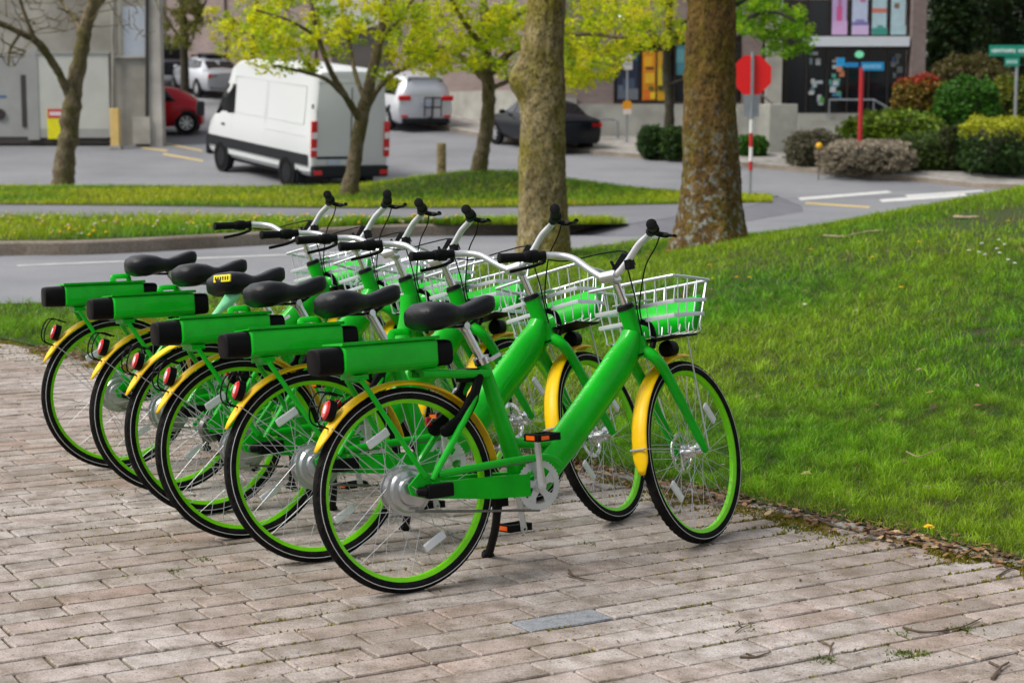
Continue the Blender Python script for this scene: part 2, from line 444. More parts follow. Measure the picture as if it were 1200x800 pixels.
fieldV, fieldF, fieldC = [], [], []
ang = math.atan2(BU[1], BU[0])
for i, (size, c, L, W, s, grey) in enumerate(bricks):
    c = np.array(c); z = rb.gauss(0, .0014); sd_ = rb.randrange(4)
    h = max(L, W)*.6
    tilt = (rb.gauss(0, .006), rb.gauss(0, .004))
    cut = s > -.17
    if cut:
        pts = [BU*p[0]+BV*p[1]+c for p in brickoutline(L, W, sd_)]
        pts = clip(pts, -.006)
        if len(pts) < 3: continue
        pts = [p-c for p in pts]
        ar = .5*abs(sum(pts[k][0]*pts[(k+1) % len(pts)][1]-pts[(k+1) % len(pts)][0]*pts[k][1] for k in range(len(pts))))
        if ar < .0012: continue
    if i < 300 and size > 0:
        if cut: V, F = brickgeo(pts); a = 0
        else: a = ang
        key = (round(L, 3), round(W, 3), sd_, grey)
        if cut or key not in bshared:
            if not cut: V, F = brickgeo(brickoutline(L, W, sd_))
            me = bpy.data.meshes.new('brick'); me.from_pydata(V, [], F); me.update(); me.materials.append(M['greybrick'] if grey else M['brick'])
            if not cut: bshared[key] = me
        else: me = bshared[key]
        o = bpy.data.objects.new('brick', me); col.objects.link(o); setparent(o, plaza)
        o.location = (c[0], c[1], z); o.rotation_euler = (tilt[0], tilt[1], a+(0 if cut else rb.gauss(0, .004)))
        if grey: o['label'] = 'blue-grey brick'
    else:
        if not cut: pts = [BU*p[0]+BV*p[1] for p in brickoutline(L, W, sd_)]
        V, F = brickgeo(pts); b = len(fieldV)
        t = rb.random()*(len(BRICKCOL)-1); k = int(t); cc = np.array(BRICKCOL[k])*(1-t+k)+np.array(BRICKCOL[min(k+1, len(BRICKCOL)-1)])*(t-k)
        for q in V: fieldV.append((c[0]+q[0], c[1]+q[1], q[2]+z)); fieldC.append(cc)
        fieldF += [tuple(b+j for j in f) for f in F]
me = bpy.data.meshes.new('brick_field'); me.from_pydata(fieldV, [], fieldF); me.update(); me.materials.append(M['brickfield'])
ca = me.color_attributes.new('tint', 'FLOAT_COLOR', 'POINT'); c4 = np.ones((len(fieldV), 4), np.float32); c4[:, :3] = np.array(fieldC); ca.data.foreach_set('color', c4.ravel())
o = bpy.data.objects.new('brick_field', me); col.objects.link(o); setparent(o, plaza); o['kind'] = 'stuff'

# flush concrete edging between bricks and lawn, stone by stone
ed = strip('edging', [onedge(t, -.004) for t in tA], [onedge(t, .08) for t in tA], M['joint'], 1, .0)
t = -9.; k = 0
while t < 6:
    L = rb.uniform(.44, .62); mb = MB(); a, b = onedge(t+.006, .038), onedge(t+L-.006, .038)
    dz = rb.uniform(-.002, .006); tw = rb.gauss(0, .005)
    mb.bar((a[0]-tw, a[1], -.008+dz), (b[0]+tw, b[1], -.008+dz), .072, .03)
    if -5 < t: mb.build('edging_stone', M['edging'], ed, bevel=.006)
    t += L

# ------------------------------------------------------------------ grass
def blades(P, H, W, lean, C, seg=2):
    """P (n,3) roots, H heights, W widths, lean (n,2) plan offset of the tip, C (n,3) colours -> vertex and face arrays (3 quads-as-tris strip)"""
    n = len(P); a = RNG.uniform(0, 2*np.pi, n); d = np.stack([np.cos(a), np.sin(a), np.zeros(n)], -1)*(W/2)[:, None]
    up = np.zeros((n, 3)); up[:, 2] = H
    ln = np.zeros((n, 3)); ln[:, :2] = lean
    m1 = P+up*.55+ln*.35; tip = P+up*(1-.25*np.clip(np.linalg.norm(lean, axis=1)/np.maximum(H, 1e-4), 0, 1.5))[:, None]+ln
    V = np.stack([P-d, P+d, m1+d*.8, m1-d*.8, tip], 1).reshape(-1, 3)
    b = np.arange(n)[:, None]*5
    F = np.concatenate([b+np.array([[0, 1, 2]]), b+np.array([[0, 2, 3]]), b+np.array([[3, 2, 4]])], 0)
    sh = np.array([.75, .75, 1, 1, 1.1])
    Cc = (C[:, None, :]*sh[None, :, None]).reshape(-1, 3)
    return V, F, Cc
M['grass'] = leafmat('grass_blades', .2, 3, .5, .35)
def nz2(x, y, s, seed=0.):
    return np.array([noise.noise((a*s+seed, b*s-seed, seed)) for a, b in zip(x, y)])
BARE = [(at(1165, 258)[:2], .75, 1.3), (at(985, 262)[:2], .5, .35), (at(1150, 395)[:2], .35, .14), (at(1170, 408)[:2], .3, .14), (at(1010, 440)[:2], .25, .12), (at(925, 285)[:2], .3, .2)]
def lawnpoints(n, ymin, ymax):
    out = []
    while len(out) < n:
        y = RNG.uniform(ymin, ymax, n*3); x = RNG.uniform(-6.5, 9, n*3)
        u = 600+FPX*x/(y+.001); s = (x-E1[0])*EN[0]+(y-E1[1])*EN[1]
        ry = np.interp(x, roadnear[:, 0], roadnear[:, 1])
        ok = (s > .06) & (u > -260) & (u < 1480) & (y < ry-.05) & ((u > 540) | (u < 500))
        ok &= RNG.uniform(0, 1, n*3) < np.clip((s-.04)/.12, .15, 1)
        for q, rx, ryy in BARE:
            e = ((x-q[0])/rx)**2+((y-q[1])/ryy)**2; ok &= RNG.uniform(0, 1, n*3) < np.clip(e*1.1-.05, 0.04, 1)
        out += list(zip(x[ok], y[ok]))
    return np.array(out[:n])
def grassfield(name, pts, hmul, wmul, parent=None, dz=.0, extra=None, boost=(1., 1., 1.), **tg):
    n = len(pts); x, y = pts[:, 0], pts[:, 1]
    n1 = nz2(x, y, 1.1, 3.); n2 = nz2(x, y, 6.5, 9.); n3 = nz2(x, y, .35, 5.); n4 = nz2(x, y, 15., 2.)
    H = hmul*(.040+.012*n1+.020*n2+.018*n4)*RNG.uniform(.5, 1.6, n); H = np.clip(H, .018*hmul, .2)
    W = wmul*RNG.uniform(.0018, .0036, n)
    a = RNG.uniform(0, 2*np.pi, n)+n1*2; l = H*RNG.uniform(.15, 1.1, n)
    lean = np.stack([np.cos(a), np.sin(a)], -1)*l[:, None]
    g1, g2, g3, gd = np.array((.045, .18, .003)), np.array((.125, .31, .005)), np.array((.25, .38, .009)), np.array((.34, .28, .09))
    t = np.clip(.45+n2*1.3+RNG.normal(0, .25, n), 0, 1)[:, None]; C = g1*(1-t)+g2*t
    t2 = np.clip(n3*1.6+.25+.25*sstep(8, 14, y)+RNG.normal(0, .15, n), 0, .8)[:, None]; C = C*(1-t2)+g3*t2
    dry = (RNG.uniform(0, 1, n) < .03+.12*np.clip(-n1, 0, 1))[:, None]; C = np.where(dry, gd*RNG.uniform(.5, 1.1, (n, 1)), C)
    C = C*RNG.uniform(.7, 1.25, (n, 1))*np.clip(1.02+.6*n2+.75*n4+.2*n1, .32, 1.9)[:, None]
    C = C*np.array(boost)
    z = zt(x, y)+dz
    if extra is not None: z = z+extra(x, y)
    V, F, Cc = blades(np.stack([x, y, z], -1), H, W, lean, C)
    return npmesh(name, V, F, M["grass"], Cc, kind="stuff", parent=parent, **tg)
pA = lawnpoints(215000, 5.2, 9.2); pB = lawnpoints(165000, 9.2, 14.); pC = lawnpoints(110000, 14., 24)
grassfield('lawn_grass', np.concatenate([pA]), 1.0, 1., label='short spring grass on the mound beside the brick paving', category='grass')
def sidepoints(n):
    y = RNG.uniform(4.2, 9.2, n*4); x = RNG.uniform(1.5, 6.5, n*4); u = 600+FPX*x/y; s = (x-E1[0])*EN[0]+(y-E1[1])*EN[1]
    ok = (s > .06) & (u >= 1480) & (u < 2300); return np.stack([x[ok], y[ok]], -1)[:n]
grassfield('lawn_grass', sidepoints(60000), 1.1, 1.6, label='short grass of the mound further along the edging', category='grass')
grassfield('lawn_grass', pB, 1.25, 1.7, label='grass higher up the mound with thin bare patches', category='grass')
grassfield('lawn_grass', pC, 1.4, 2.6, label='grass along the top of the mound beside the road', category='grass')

# moss and weeds in the joints, thickest along the edging
def moss_points():
    out = []
    for _ in range(150000):                       # along the long joints
        r_ = RNG.integers(-30, 66); vq = V0+r_*PITCHV+RNG.normal(0, .0035); uq = RNG.uniform(-3.5, 9)
        p = BU*uq+BV*vq; sq = (p-E1)@EN
        if sq > .09 or p[1] < 3.9 or p[1] > 13 or abs(p[0]) > .36*p[1]+.3: continue
        mk = noise.noise((p[0]*2.4, p[1]*2.4, 4.))+.9*np.clip((sq+.55)/.5, 0, 1)
        if mk > .04+.25*RNG.random(): out.append((p[0], p[1], sq))
    for _ in range(48000):                       # cushions spreading over the bricks next to the edging
        tq = RNG.uniform(-7, 3.5); sq = .075-abs(RNG.normal(0, .12)); p = E1+ED*tq+EN*sq
        mk = noise.noise((p[0]*4., p[1]*4., 8.))-max(0, -sq-.1)*1.5
        if mk > .02: out.append((p[0], p[1], sq))
    return np.array(out)
mp = moss_points(); x, y, s = mp[:, 0], mp[:, 1], mp[:, 2]; k = len(x)
C = np.array((.19, .18, .014))*RNG.uniform(.6, 1.5, (k, 1))+np.array((.05, .02, 0))*RNG.uniform(0, 1, (k, 1))
V, F, Cc = blades(np.stack([x, y, np.full(k, -.005)], -1), RNG.uniform(.006, .013, k)+.006*(s > -.3), RNG.uniform(.005, .011, k), RNG.normal(0, .006, (k, 2)), C)
npmesh('moss', V, F, M['grass'], Cc, kind='stuff', label='olive moss in the brick joints along the lawn edging', category='moss')
# tiny weeds on single joints
wx = []
for u, v, cnt in ((1055, 770, 90), (1075, 768, 60), (1060, 745, 50), (965, 775, 40), (205, 672, 40), (240, 660, 40), (395, 560, 20), (930, 620, 60), (880, 742, 20), (690, 640, 30), (1130, 740, 60), (140, 580, 25)):
    p = at(u, v)
    for _ in range(cnt): wx.append((p[0]+random.gauss(0, .022), p[1]+random.gauss(0, .022)))
wx = np.array(wx); k = len(wx)
V, F, Cc = blades(np.c_[wx, np.full(k, -.004)], RNG.uniform(.006, .018, k), RNG.uniform(.003, .007, k), RNG.normal(0, .010, (k, 2)), np.array((.10, .15, .015))*RNG.uniform(.6, 1.5, (k, 1)))
npmesh('weeds', V, F, M['grass'], Cc, kind='stuff', label='small green weeds sprouting between the bricks', category='weeds')

# leaf litter: curled dry leaves and bits of bark along the edging and scattered over lawn and bricks
def litter(name, pts, smin, smax, cols, label, zadd=.006, zf=True):
    n = len(pts); S = RNG.uniform(smin, smax, n); a = RNG.uniform(0, 2*np.pi, n); c, q = np.cos(a), np.sin(a)
    cu = RNG.uniform(-.5, .6, n); tx, ty = RNG.normal(0, .35, n), RNG.normal(0, .35, n)
    loc = np.array([(-1, 0), (-.35, -.42), (-.35, .42), (.35, -.4), (.35, .4), (1.05, 0)])
    base = np.array(cols)[RNG.integers(0, len(cols), n)]*RNG.uniform(.55, 1.3, (n, 1))
    V = []
    for (lx, ly) in loc:
        X, Y = lx*S*.5, ly*S*.55
        Z = cu*S*.35*(lx*lx)+abs(ly)*S*.25+tx*X*.6+ty*Y*.6
        V.append(np.stack([pts[:, 0]+X*c-Y*q, pts[:, 1]+X*q+Y*c, zt(pts[:, 0], pts[:, 1])*(1 if zf else 0)+zadd+np.maximum(Z, -.002)], -1))
    V = np.stack(V, 1).reshape(-1, 3); b = np.arange(n)[:, None]*6
    F = np.concatenate([b+np.array([f]) for f in ((0, 1, 2), (1, 3, 4), (1, 4, 2), (3, 5, 4))])
    return npmesh(name, V, F, M['litter'], np.repeat(base, 6, 0), kind='stuff', label=label, category='leaf litter')
M['litter'] = leafmat('dry_leaves', .3, 40, .8, .1)
BROWN = [(.22, .11, .05), (.13, .07, .035), (.30, .17, .075), (.09, .055, .035), (.36, .25, .14)]
NL = 8000
t = RNG.uniform(-6.5, 4, NL); so = RNG.normal(.035, .085, NL)
clump = np.array([noise.noise((a*1.7, 2., 0)) for a in t]); kp = (clump+RNG.uniform(-.35, .45, NL) > 0) & (so < .3)
t, so = t[kp], so[kp]; P = E1[None]+ED[None]*t[:, None]+EN[None]*so[:, None]
litter('leaf_litter', P, .010, .05, BROWN, 'brown leaf litter gathered along the concrete edging', .014)
pl = lawnpoints(260, 5.8, 16); litter('leaf_litter', pl, .018, .062, BROWN+[(.3, .22, .14)], 'dry brown leaves scattered in the lawn', .035)
pb = np.stack([RNG.uniform(-3, 2.6, 1500), RNG.uniform(4., 10, 1500)], -1); sb = (pb-E1)@EN; pb = pb[sb < -.05]
litter('leaf_litter', pb, .005, .017, BROWN, 'dark crumbs of bark and soil on the bricks', .003, False)

# ------------------------------------------------------------------ bicycles. Local frame: x forward, y left, z up, origin = rear tyre contact
HA = R_(70); WB = 1.252; WR = .34
HO = Vector((1.158, 0, .306)); HAX = Vector((-math.cos(HA), 0, math.sin(HA)))
def hax(z): return HO.x-(z-HO.z)/math.tan(HA)
def steer_matrix(a): return Matrix.Translation(HO) @ Matrix.Rotation(a, 4, HAX) @ Matrix.Translation(-HO)
def ringpts(c, r, n, a0=0, a1=2*math.pi, y=0, closed=True):
    return [(c[0]+r*math.cos(a0+(a1-a0)*i/(n if closed else n-1)), y, c[1]+r*math.sin(a0+(a1-a0)*i/(n if closed else n-1))) for i in range(n)]
STEERED = []
def make_bike(motor=True):
    root = empty('bicycle')
    G = M['green']
    def P(mb, name, m, parent=None, st=False, **k):
        o = mb.build(name, m, parent or root, **k)
        if st: o['steered'] = 1
        return o
    # ---- frame
    f = MB()
    if motor:
        dt = [(.515, 0, .30), (.62, 0, .408), (.76, 0, .545), (.88, 0, .665), (.945, 0, .745), (.968, 0, .80)]
        f.tube(spl(dt, 4), [(.05+.012*min(1, i/5)-.03*max(0, (i-13)/7), .038) for i in range(21)], 20, up=(-.7, 0, .7))
    else:
        dt = [(.50, 0, .30), (.62, 0, .36), (.78, 0, .46), (.89, 0, .58), (.945, 0, .71), (.958, 0, .82)]
        f.tube(spl(dt, 5), [(.05-.012*i/25, .042) for i in range(26)], 20, up=(-.7, 0, .7))
    f.tube([(hax(.725), 0, .725), (hax(.89), 0, .89)], .031, 18)
    f.tube([(.462, 0, .30), (.395, 0, .52), (.325, 0, .745)], [.037, .028, .022], 16)          # seat tube
    f.tube([(.44, 0, .452), (.64, 0, .436)], .019, 12)                                           # short tie tube
    f.lathe([(.0, -.045), (.034, -.045), (.034, .045), (.0, .045)], (.49, 0, .305), 'y', 18)     # bottom bracket shell
    for s in (-1, 1):
        f.add(*_cs(s))
        f.tube(spl([(.30, s*.022, .69), (.235, s*.052, .59), (.06, s*.074, .372)], 4), .0115, 10)   # seat stay
        f.prism([(-.03, .36), (.02, .405), (.09, .375), (.10, .33), (.03, .315), (-.02, .33)], s*.072-.004, s*.072+.004)
    fr = P(f, 'frame', G)
    le = MB()          # pale print on the upper face of the down tube
    if motor:
        rr = random.Random(5)
        for i in range(11):
            q = (i+.6*rr.random())/11; c = Vector((.665+.215*q, -.021, .509+.212*q)); n_ = Vector((-.60, -.45, .62)).normalized()
            c = c+n_*.0455
            ln = .25+.55*rr.random()
            le.bar(c+Vector((-.010, .008, -.010))*ln, c+Vector((.006, -.014, .004))*ln, .0022, .0012, up=n_)
        P(le, 'printed_lettering', M['white'], fr, smooth=0)
    # chain guard
    cg = MB(); cg.tube(spl([(.085, -.078, .388), (.20, -.08, .395), (.36, -.08, .402), (.48, -.08, .403), (.545, -.078, .392), (.580, -.072, .365)], 5), (.012, .006), 10)
    P(cg, 'chain_guard', G)
    # ---- rear rack
    rk = MB()
    for s in (-1, 1):
        rk.tube([(.335, s*.03, .70), (.065, s*.04, .720)], .015, 12)
        rk.tube([(.035, s*.075, .385), (-.165, s*.052, .715)], .009, 10)
    rk.tube([(-.165, -.055, .718), (-.165, .055, .718)], .009, 8); rk.tube([(.10, -.05, .719), (.10, .05, .719)], .011, 8); rk.box((-.165, 0, .727), (.05, .10, .016)); rk.box((.10, 0, .729), (.05, .09, .014))
    if motor:
        P(rk, 'rear_rack', G)
        b = MB()
        def sec(x, w=.060, k=0): return [(x, w*.7+k*0, .736), (x, w+k, .752), (x, w+k, .818), (x, w*.9, .832), (x, -w*.9, .832), (x, -w-k, .818), (x, -w-k, .752), (x, -w*.7, .736)]
        b.loft([sec(-.226), sec(.122)])
        bp = P(b, 'battery_pack', G, bevel=.006)
        li = MB(); li.box((-.052, .012, .8345), (.362, .142, .004)); li.box((-.052, -.0585, .8395), (.362, .004, .008)); P(li, 'lid', G, bp)
        hd = MB(); hd.tube(spl([(.012, .058, .834), (.014, .06, .854), (.026, .062, .860), (.07, .062, .860), (.083, .06, .854), (.085, .058, .834)], 3), (.003, .013), 8, up=(0, 0, 1)); P(hd, 'carry_handle', G, bp)
        for x0, x1, w in ((-.226, -.312, .052), (.122, .188, .050)):
            c = MB(); rings = []
            for t_, sc_ in ((0, 1), (.25, .99), (.85, .96), (.97, .92), (1, .84)):
                xx = x0+(x1-x0)*t_
                rings.append([(xx, w*sc_*math.copysign(abs(math.cos(a))**.6, math.cos(a)), .784+.046*sc_*math.copysign(abs(math.sin(a))**.6, math.sin(a))) for a in [2*math.pi*k/20 for k in range(20)]])
            c.loft(rings); P(c, 'end_cap', M['black'], bp)
    # ---- saddle
    s_ = MB(); rings = []
    for (x, wd, zt_, zb) in ((.058, .030, .922, .892), (.066, .062, .940, .870), (.095, .090, .956, .858), (.14, .100, .961, .858), (.185, .088, .955, .866), (.222, .060, .942, .874), (.250, .046, .938, .878), (.285, .043, .948, .882), (.325, .042, .963, .890), (.358, .037, .970, .900), (.376, .026, .966, .912), (.384, .010, .952, .928)):
        zc, hh = (zt_+zb)/2, (zt_-zb)/2
        rings.append([(x, wd*math.copysign(abs(math.cos(a))**.75, math.cos(a)), zc+hh*math.copysign(abs(math.sin(a))**(.8 if math.sin(a) > 0 else .6), math.sin(a))-(.004*(1-abs(math.cos(a))) if math.sin(a) > .7 else 0)) for a in [2*math.pi*k/22 for k in range(22)]])
    s_.loft(rings)
    sa = P(s_, 'saddle', M['saddle'], smooth=60)
    sr = MB()
    for s in (-1, 1): sr.tube(spl([(.11, s*.04, .873), (.18, s*.024, .868), (.27, s*.02, .870), (.345, s*.016, .918)], 4), .0042, 6)
    P(sr, 'saddle_rail', M['black'], sa)
    sp = MB(); sp.tube([(.3245, 0, .745), (.262, 0, .862)], .0150, 16); sp.tube([(.2655, 0, .853), (.255, 0, .88)], [.018, .02], 12); sp.tube([(.255, -.034, .868), (.255, .034, .868)], .012, 10)
    P(sp, 'seat_post', M['alu'])
    cl = MB(); cl.tube([(.3285, 0, .735), (.3215, 0, .757)], .0275, 16); cl.tube([(.345, -.03, .748), (.345, .03, .748)], .007, 8); cl.bar((.345, -.03, .748), (.378, -.036, .765), .008, .012)
    P(cl, 'seat_clamp', M['chrome'])
    # ---- mudguards
    def fender(c, a0, a1, r=.362, w=.031):
        mb = MB(); rings = []; n = 34
        for i in range(n):
            q = i/(n-1); a = a0+(a1-a0)*q; ww = w*min(1, .35+(1-q)*9, .6+q*14)
            rg = []
            for k in range(9):
                b_ = (k/8-.5)*2; rr_ = r-.012*(b_*b_)*(ww/w)
                rg.append((c[0]+rr_*math.cos(a), b_*ww, c[1]+rr_*math.sin(a)))
            rings.append(rg)
        mb.loft(rings, closed=False); return mb
    fd = P(fender((0, .34), R_(8), R_(154)), 'fender', M['yellow'], solid=.003)
    st = MB()
    for s in (-1, 1): st.tube([(.0, s*.078, .345), (-.275, s*.030, .572)], .0018, 5)
    P(st, 'fender_stay', M['spoke'], fd)
    ff = P(fender((WB, .34), R_(80), R_(188), .366), 'fender', M['yellow'], st=True, solid=.003)
    st = MB()
    for s in (-1, 1): st.tube([(WB, s*.058, .345), (WB-.366, s*.03, .38)], .0018, 5)
    st.tube([(WB-.369, -.03, .38), (WB-.369, .03, .38)], .004, 6)
    P(st, 'fender_stay', M['spoke'], ff)
    # ---- tail light with its wire cage on the rear fender
    tl = MB(); tc = Vector((-.268, 0, .628)); dr = Vector((-.94, 0, .34)).normalized(); up_ = Vector((.34, 0, .94))
    def disc(mb, d0, d1, ra, rb_, n=16, taper=1.):
        rings = []
        for d_, k_ in ((d0, 1.), (d1, taper)):
            rings.append([tc+dr*d_+up_*(ra*k_*math.sin(2*math.pi*i/n))+Vector((0, rb_*k_*math.cos(2*math.pi*i/n), 0)) for i in range(n)])
        mb.loft(rings)
    disc(tl, -.020, .006, .036, .024); t_o = P(tl, 'tail_light', M['black'])
    tl = MB(); disc(tl, .0055, .013, .033, .021, 16, .8); P(tl, 'lens', M['red'], t_o)
    tl = MB(); disc(tl, .0125, .0145, .016, .009, 12, .8); P(tl, 'clear_window', M['refl'], t_o)
    cg = MB()
    for s in (-1, 1):
        q = [tc+dr*-.03+up_*.055+Vector((0, s*.02, 0)), tc+dr*.035+up_*.05+Vector((0, s*.03, 0)), tc+dr*.05+Vector((0, s*.032, 0)), tc+dr*.035-up_*.05+Vector((0, s*.024, 0)), tc+dr*-.015-up_*.058+Vector((0, s*.012, 0))]
        cg.tube(spl(q, 4), .003, 6)
    cg.tube([tc+dr*.05+Vector((0, -.032, 0)), tc+dr*.05+Vector((0, .032, 0))], .0026, 6)
    P(cg, 'wire_cage', M['black'], t_o)
    # ---- rear wheel lock
    lk = MB()
    for s in (-1, 1):
        lk.tube(spl([(.292, s*.035, .70), (.255, s*.044, .625), (.205, s*.045, .56), (.150, s*.043, .528), (.125, s*.04, .535)], 4), [(.020, .012)]*4+[(.027, .012)]*9+[(.025, .013), (.021, .012), (.014, .01), (.006, .006)], 10)
    lk.box((.265, 0, .70), (.05, .075, .045)); lo = P(lk, 'wheel_lock', M['black'])
    kk = MB(); kk.box((.128, .045, .553), (.022, .012, .03)); P(kk, 'lock_lever', M['red'], lo, bevel=.003)
    # ---- wheels
    def wheel(cx, steered, mot):
        c = (cx, .34)
        rm = MB(); rm.lathe([(.298, -.012), (.309, -.016), (.316, -.0165), (.316, -.012), (.305, -.004), (.305, .004), (.316, .012), (.316, .0165), (.309, .016), (.298, .012), (.2885, .008), (.2875, 0), (.2885, -.008), (.298, -.012)], (cx, 0, .34), 'y', 64)
        wh = P(rm, 'wheel', M['lime'], st=steered, smooth=50)
        ty = MB(); prof = []
        for k in range(17):
            a = -2.35+4.7*k/16
            prof.append((.3165+.0205*math.cos(a)+.003*(abs(a) < .5), .0215*math.sin(a)))
        ty.lathe(prof, (cx, 0, .34), 'y', 72)
        for k in range(72):          # tread blocks on the shoulders
            for s in (-1, 1):
                a = 2*math.pi*(k+(.25 if s > 0 else 0))/72; r_ = .3335
                Mx = Matrix.Rotation(-a, 3, 'Y')
                v = Mx @ Vector((r_, s*.0105, 0)); ty.box((cx+v.x, v.y, .34+v.z), (.006, .008, .012), Mx @ Matrix.Rotation(s*.5, 3, 'Z'))
        P(ty, 'tyre', M['rubber'], wh, smooth=45)
        for s in (-1, 1):
            w2 = MB(); w2.tube(ringpts(c, .3235, 64, y=s*.0208), (.0013, .0009), 6, closed=True, up=(1, 0, 0)); P(w2, 'reflective_stripe', M['stripe'], wh)
        if mot:
            hb = MB(); hb.lathe([(.0, -.085), (.010, -.085), (.010, -.052), (.028, -.05), (.046, -.046), (.05, -.036), (.066, -.034), (.072, -.028), (.074, -.024), (.084, -.0235), (.084, -.017), (.079, -.016), (.079, .016), (.084, .017), (.084, .0235), (.074, .024), (.068, .034), (.03, .04), (.010, .044), (.010, .08), (0, .08)], (cx, 0, .34), 'y', 40)
            P(hb, 'hub_motor', M['motor'], wh, smooth=30)
            rf, ys_ = .0815, .02
        else:
            hb = MB(); hb.lathe([(.0, -.066), (.008, -.066), (.008, -.05), (.012, -.046), (.012, -.034), (.030, -.033), (.030, -.028), (.022, -.024), (.020, 0), (.022, .024), (.030, .028), (.030, .033), (.012, .036), (.012, .046), (.008, .05), (.008, .066), (0, .066)], (cx, 0, .34), 'y', 24)
            P(hb, 'hub', M['chrome'], wh)
            rf, ys_ = .027, .031
        sk = MB()
        for i in range(36):
            s = -1 if i % 2 else 1; a = 2*math.pi*i/36; da = (1 if (i//2) % 2 else -1)*(.95 if not mot else .75)
            a2 = a+da
            sk.tube([(cx+rf*math.cos(a2), s*ys_, .34+rf*math.sin(a2)), (cx+.289*math.cos(a), s*.003, .34+.289*math.sin(a))], .00125, 4, cap=False)
        P(sk, 'spokes', M['spoke'], wh, kind='stuff')
        for a in ((R_(-62), R_(118)) if not steered else (R_(-140), R_(40))):
            rl = MB(); v = Vector((math.cos(a), 0, math.sin(a))); rc = Vector((cx, -.008, .34))+v*.205; tg_ = Vector((-v.z, 0, v.x))
            rl.bar(rc-tg_*.045, rc+tg_*.045, .012, .03, up=tuple(v)); P(rl, 'wheel_reflector', M['refl'], wh, bevel=.005)
        return wh
    wheel(0, False, motor)
    wf = wheel(WB, True, False)
    db = MB()
    for r0, r1 in ((.062, .078),):
        db.lathe([(r0, .040), (r1, .040), (r1, .043), (r0, .043), (r0, .040)], (WB, 0, .34), 'y', 32)
    for k in range(6): a = 2*math.pi*k/6; db.bar((WB+.02*math.cos(a), .0415, .34+.02*math.sin(a)), (WB+.066*math.cos(a+.4), .0415, .34+.066*math.sin(a+.4)), .0025, .008, up=(0, 1, 0))
    P(db, 'brake_disc', M['chrome'], wf)
    # axle plug / dropout
    if motor:
        ax = MB(); ax.box((.072, -.098, .338), (.10, .03, .046)); ax.tube([(.0, -.08, .34), (.03, -.10, .339)], .016, 10)
        P(ax, 'motor_plug', M['black'], bevel=.006)
    else:
        dr_ = MB(); dr_.lathe([(.02, -.04), (.055, -.04), (.055, -.046), (.05, -.052), (.044, -.058), (.02, -.058)], (0, 0, .34), 'y', 24); P(dr_, 'cassette', M['chain'])
        de = MB(); de.bar((.02, -.07, .32), (.045, -.075, .22), .02, .025); de.lathe([(0, -.07), (.02, -.07), (.02, -.076), (0, -.076)], (.05, 0, .21), 'y', 12); P(de, 'derailleur', M['black'], bevel=.004)
    # ---- cranks, chainring, pedals
    bb = Vector((.49, 0, .305))
    cr = MB(); n = 40; yo = -.058
    outer = []
    for i in range(n*2):
        a = 2*math.pi*i/(n*2); r_ = .089 if i % 2 else .084; outer.append((bb.x+r_*math.cos(a), bb.z+r_*math.sin(a)))
    inner = [(bb.x+.064*math.cos(2*math.pi*i/(n*2)), bb.z+.064*math.sin(2*math.pi*i/(n*2))) for i in range(n*2)]
    m_ = n*2
    V = [(p[0], y_, p[1]) for y_ in (yo-.002, yo+.002) for p in outer]+[(p[0], y_, p[1]) for y_ in (yo-.002, yo+.002) for p in inner]
    F = []
    for i in range(m_):
        j = (i+1) % m_; F += [(i, j, 2*m_+j, 2*m_+i), (m_+i, 3*m_+i, 3*m_+j, m_+j), (i, m_+i, m_+j, j), (2*m_+i, 2*m_+j, 3*m_+j, 3*m_+i)]
    cr.add(V, F)
    for k in range(5):
        a = 2*math.pi*(k+.3)/5
        q = [(bb.x+r_*math.cos(a+d_), bb.z+r_*math.sin(a+d_)) for r_, d_ in ((.018, -.9), (.045, -.26), (.067, -.34), (.067, .34), (.045, .26), (.018, .9))]
        cr.prism(q, yo-.0015, yo+.0015)
    cr.lathe([(0, -.075), (.022, -.075), (.024, -.05), (0, -.05)], tuple(bb), 'y', 16)
    ch = P(cr, 'chainring', M['silver'])
    def crank(s, ang):
        d = Vector((math.cos(ang), 0, math.sin(ang))); y0, y1 = s*.080, s*.098
        mb = MB(); a_, b_ = bb+Vector((0, y0, 0)), bb+d*.172+Vector((0, y1, 0))
        pts = [a_+(b_-a_)*t_ for t_ in (-.09, .0, .12, .5, .9, 1., 1.08)]
        mb.tube(pts, [(.010, .007), (.019, .009), (.0165, .009), (.012, .007), (.012, .007), (.014, .008), (.008, .006)], 12, up=tuple(Vector((-d.z, 0, d.x))))
        mb.lathe([(0, s*.092), (.009, s*.092), (.009, s*.07), (0, s*.07)], tuple(bb), 'y', 12)
        return mb, bb+d*.172
    for s, ang in ((-1, R_(98)), (1, R_(-79))):
        mb, e = crank(s, ang); ca_ = P(mb, 'crank_arm', M['silver'])
        pe = MB(); pc = e+Vector((-.008, s*.145, .004))
        pe.box(pc, (.088, .026, .016)); 
        for d_ in (-1, 1): pe.box(pc+Vector((d_*.040, 0, 0)), (.014, .086, .026))
        pe.box(pc+Vector((0, s*.040, 0)), (.084, .008, .024)); pe.box(pc+Vector((0, -s*.040, 0)), (.084, .008, .024))
        pe.tube([e+Vector((0, s*.09, 0)), pc], .006, 8)
        pd = P(pe, 'pedal', M['black'], bevel=.003)
        for d_ in (-1, 1):
            rr_ = MB(); rr_.box(pc+Vector((d_*.0475, 0, 0)), (.004, .05, .015)); P(rr_, 'reflector', M['orange'], pd)
        rr_ = MB(); rr_.box(pc+Vector((-.018, s*.0445, 0)), (.03, .003, .013)); P(rr_, 'reflector', M['orange'], pd)
    # chain: upper and lower run
    cn = MB(); hubr = .048 if not motor else .035
